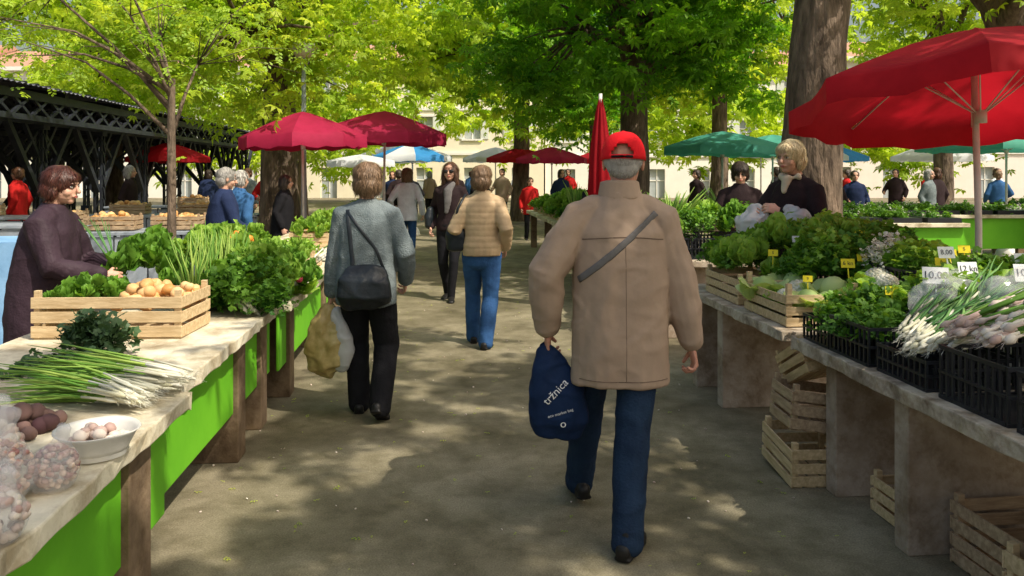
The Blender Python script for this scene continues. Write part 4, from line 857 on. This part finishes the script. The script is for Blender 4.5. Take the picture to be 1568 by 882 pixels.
# ------------------------------------------------------------------ buildings
M['w1']=pmat('plaster_yellow',(.86,.79,.62),(.8,.72,.56),1.2,.9,.2,20); M['w2']=pmat('plaster_cream',(.87,.84,.78),(.82,.78,.71),1.2,.9,.2,20)
M['w3']=pmat('plaster_pink',(.84,.76,.69),(.8,.71,.63),1.2,.9,.2,20); M['glass']=pmat('window_glass',(.42,.46,.48),(.34,.38,.4),2,.1,0,spec=.8)
M['shut']=pmat('shutters',(.68,.7,.64),(.62,.64,.58),4,.7,.2); M['trim']=pmat('stone_trim',(.84,.82,.77),(.78,.75,.7),3,.85,.2); M['tile']=pmat('roof_tile',(.55,.3,.2),(.42,.22,.15),6,.9,.5,20)
def building(name,x,y,w,d,h,fl,bays,mat,rz=0,shop=True):
    E=empty(name,(x,y,0),rz); mb=MB(); fh=h/fl; bw_=w/bays; ww=bw_*.34; T=.35
    for f in range(fl):
        z0=f*fh; s=z0+(.9 if f else .0); wh=fh*.5 if f else fh*.68
        if f: mb.box((0,T/2,(z0+s)/2),(w,T,s-z0))
        tz=s+wh; mb.box((0,T/2,(tz+z0+fh)/2),(w,T,z0+fh-tz))
        for b in range(bays+1):
            xc=-w/2+b*bw_; a=max(xc-(bw_-ww)/2,-w/2); c=min(xc+(bw_-ww)/2,w/2); mb.box(((a+c)/2,T/2,s+wh/2),(c-a,T,wh))
        for b in range(bays):
            xc=-w/2+(b+.5)*bw_; mb.box((xc,T*.75,s+wh/2),(ww,.04,wh),1); mb.box((xc,T*.75-.04,s+wh/2),(.06,.04,wh),3); mb.box((xc,T*.75-.045,s+wh*.6),(ww,.03,.06),3)
            if f:
                mb.box((xc,-.05,s-.05),(ww+.3,.14,.1),3); mb.box((xc,-.03,s+wh+.08),(ww+.3,.1,.14),3)
                for q in(-1,1): mb.box((xc+q*(ww*.75+.02),-.03,s+wh/2),(ww*.48,.05,wh),2)
        if f: mb.box((0,-.04,z0-.02),(w-.02,.12,.16),3)
    mb.box((0,d/2+T/2+.002,h/2),(w-.01,d-T,h-.01)); mb.box((0,d/2,h+.12),(w-.02,d+.8,.24),3)
    vs=[(-w/2+.02,-.4,h+.245),(w/2-.02,-.4,h+.245),(w/2-.02,d+.4,h+.245),(-w/2+.02,d+.4,h+.245),(-w/2+.02,d/2,h+2.0),(w/2-.02,d/2,h+2.0)]
    mb.add((vs,[(0,1,5,4),(1,2,5),(2,3,4,5),(3,0,4),(0,3,2,1)]),4)
    mb.obj('facade',[M[mat],M['glass'],M['shut'],M['trim'],M['tile']],E); return E
building('yellow_townhouse',-7,50,18,10,8.4,3,6,'w1',0); building('cream_townhouse',10.6,50.3,17,10,8.0,3,6,'w2',0); building('pink_townhouse',28.3,50,18,10,8.6,3,6,'w3',0)
building('cream_townhouse',-25.2,50.2,18,10,8,3,6,'w2',0); building('pink_townhouse',-43,50,17,10,8.4,3,6,'w3',0); building('yellow_townhouse',46.5,50.3,18,10,8,3,6,'w1',0)
# ------------------------------------------------------------------ street lamp, ground, litter
E=empty('street_lamp',(-3.45,13.2,0)); mb=MB(); mb.tube([(0,0,0),(0,0,.5),(0,0,3.4)],[.07,.05,.035],0,10); mb.tube([(0,0,3.4),(0,0,3.46)],[.09,.1],0,12,cap=True); mb.add(ell((0,0,3.62),(.19,.19,.19),None,20,14),1,True); mb.obj('globe_lamp',[M['metal'],M['foam']],E)
m,nt,b=_base('asphalt'); N=nt.nodes; L=nt.links; tc=N.new('ShaderNodeTexCoord')
def nn(sc,det=6,ro=.6):
    q=N.new('ShaderNodeTexNoise'); q.inputs['Scale'].default_value=sc; q.inputs['Detail'].default_value=det; q.inputs['Roughness'].default_value=ro; L.new(tc.outputs['Object'],q.inputs[0]); return q
n1=nn(.9); n2=nn(130,3); n3=nn(5,6,.7)
r1=N.new('ShaderNodeValToRGB'); r1.color_ramp.elements[0].position=.36; r1.color_ramp.elements[1].position=.64; r1.color_ramp.elements[0].color=(.135,.118,.076,1); r1.color_ramp.elements[1].color=(.29,.258,.185,1)
L.new(n1.outputs[0],r1.inputs[0])
r2=N.new('ShaderNodeValToRGB'); r2.color_ramp.elements[0].position=.3; r2.color_ramp.elements[1].position=.75; r2.color_ramp.elements[0].color=(.65,.65,.65,1); r2.color_ramp.elements[1].color=(1.3,1.3,1.26,1); L.new(n2.outputs[0],r2.inputs[0])
r3=N.new('ShaderNodeValToRGB'); r3.color_ramp.elements[0].position=.35; r3.color_ramp.elements[1].position=.6; r3.color_ramp.elements[0].color=(.68,.66,.58,1); r3.color_ramp.elements[1].color=(1.08,1.06,1.02,1); L.new(n3.outputs[0],r3.inputs[0])
def mul(a,b_):
    g=N.new('ShaderNodeMix'); g.data_type='RGBA'; g.blend_type='MULTIPLY'; g.inputs[0].default_value=1; L.new(a,g.inputs[6]); L.new(b_,g.inputs[7]); return g.outputs[2]
L.new(mul(mul(r1.outputs[0],r2.outputs[0]),r3.outputs[0]),b.inputs['Base Color']); b.inputs['Roughness'].default_value=.75; b.inputs['Specular IOR Level'].default_value=.3
bp=N.new('ShaderNodeBump'); bp.inputs['Strength'].default_value=.35; bp.inputs['Distance'].default_value=.006; L.new(n2.outputs[0],bp.inputs['Height']); L.new(bp.outputs[0],b.inputs['Normal'])
mb=MB(); mb.add(([(-300,-300,0),(300,-300,0),(300,300,0),(-300,300,0)],[(0,1,2,3)])); mb.obj('ground',[m])
NL=420; P=np.column_stack([rng.uniform(-1.6,1.6,NL),rng.uniform(2,14,NL),np.full(NL,.008)]); P[:,0]+=np.where(rng.random(NL)<.5,-.1,.3)-.09*P[:,1]*.5
scatter('fallen_leaf_litter',TW[0],TW[1],P,rots(rng.uniform(0,6.28,NL),rng.normal(0,.12,NL)),rng.uniform(.010,.036,NL),M['leaf_b'])
pos=[(rng.uniform(-1.7,1.7)-.3,rng.uniform(2.2,9),.004) for _ in range(160)]; sphere_scatter('grit',pos,[random.uniform(.003,.008) for _ in pos],M['garlic'],(1,1,.5),None,.3,(6,4))
# ------------------------------------------------------------------ light / camera
EL,RO=math.radians(52),math.radians(126)
w=bpy.data.worlds.new('World'); scene.world=w; w.use_nodes=True; nt=w.node_tree; sk=nt.nodes.new('ShaderNodeTexSky'); sk.sky_type='NISHITA'; sk.sun_disc=False; sk.sun_elevation=EL; sk.sun_rotation=RO; sk.air_density=1.6; sk.dust_density=6.0; sk.ozone_density=.5
nt.links.new(sk.outputs[0],nt.nodes['Background'].inputs[0]); nt.nodes['Background'].inputs[1].default_value=.15
S=V((math.sin(RO)*math.cos(EL),math.cos(RO)*math.cos(EL),math.sin(EL)))
sl=bpy.data.lights.new('sun','SUN'); sl.energy=5; sl.angle=math.radians(.5); sl.color=(1,.92,.78); so=bpy.data.objects.new('sun',sl); scene.collection.objects.link(so); so.rotation_euler=S.to_track_quat('Z','Y').to_euler()
cam=bpy.data.cameras.new('camera'); cam.sensor_width=36; cam.lens=28; cam.shift_y=-.112; cam.clip_end=1000; cam.clip_start=.05
co=bpy.data.objects.new('camera',cam); scene.collection.objects.link(co); co.location=(0,0,1.55); co.rotation_euler=(math.radians(90),0,0); scene.camera=co
scene.view_settings.view_transform='Standard'; scene.view_settings.look='None'; scene.view_settings.exposure=0
print('OBJS',len(scene.objects),'POLYS',sum(len(o.data.polygons) for o in scene.objects if o.type=='MESH'))
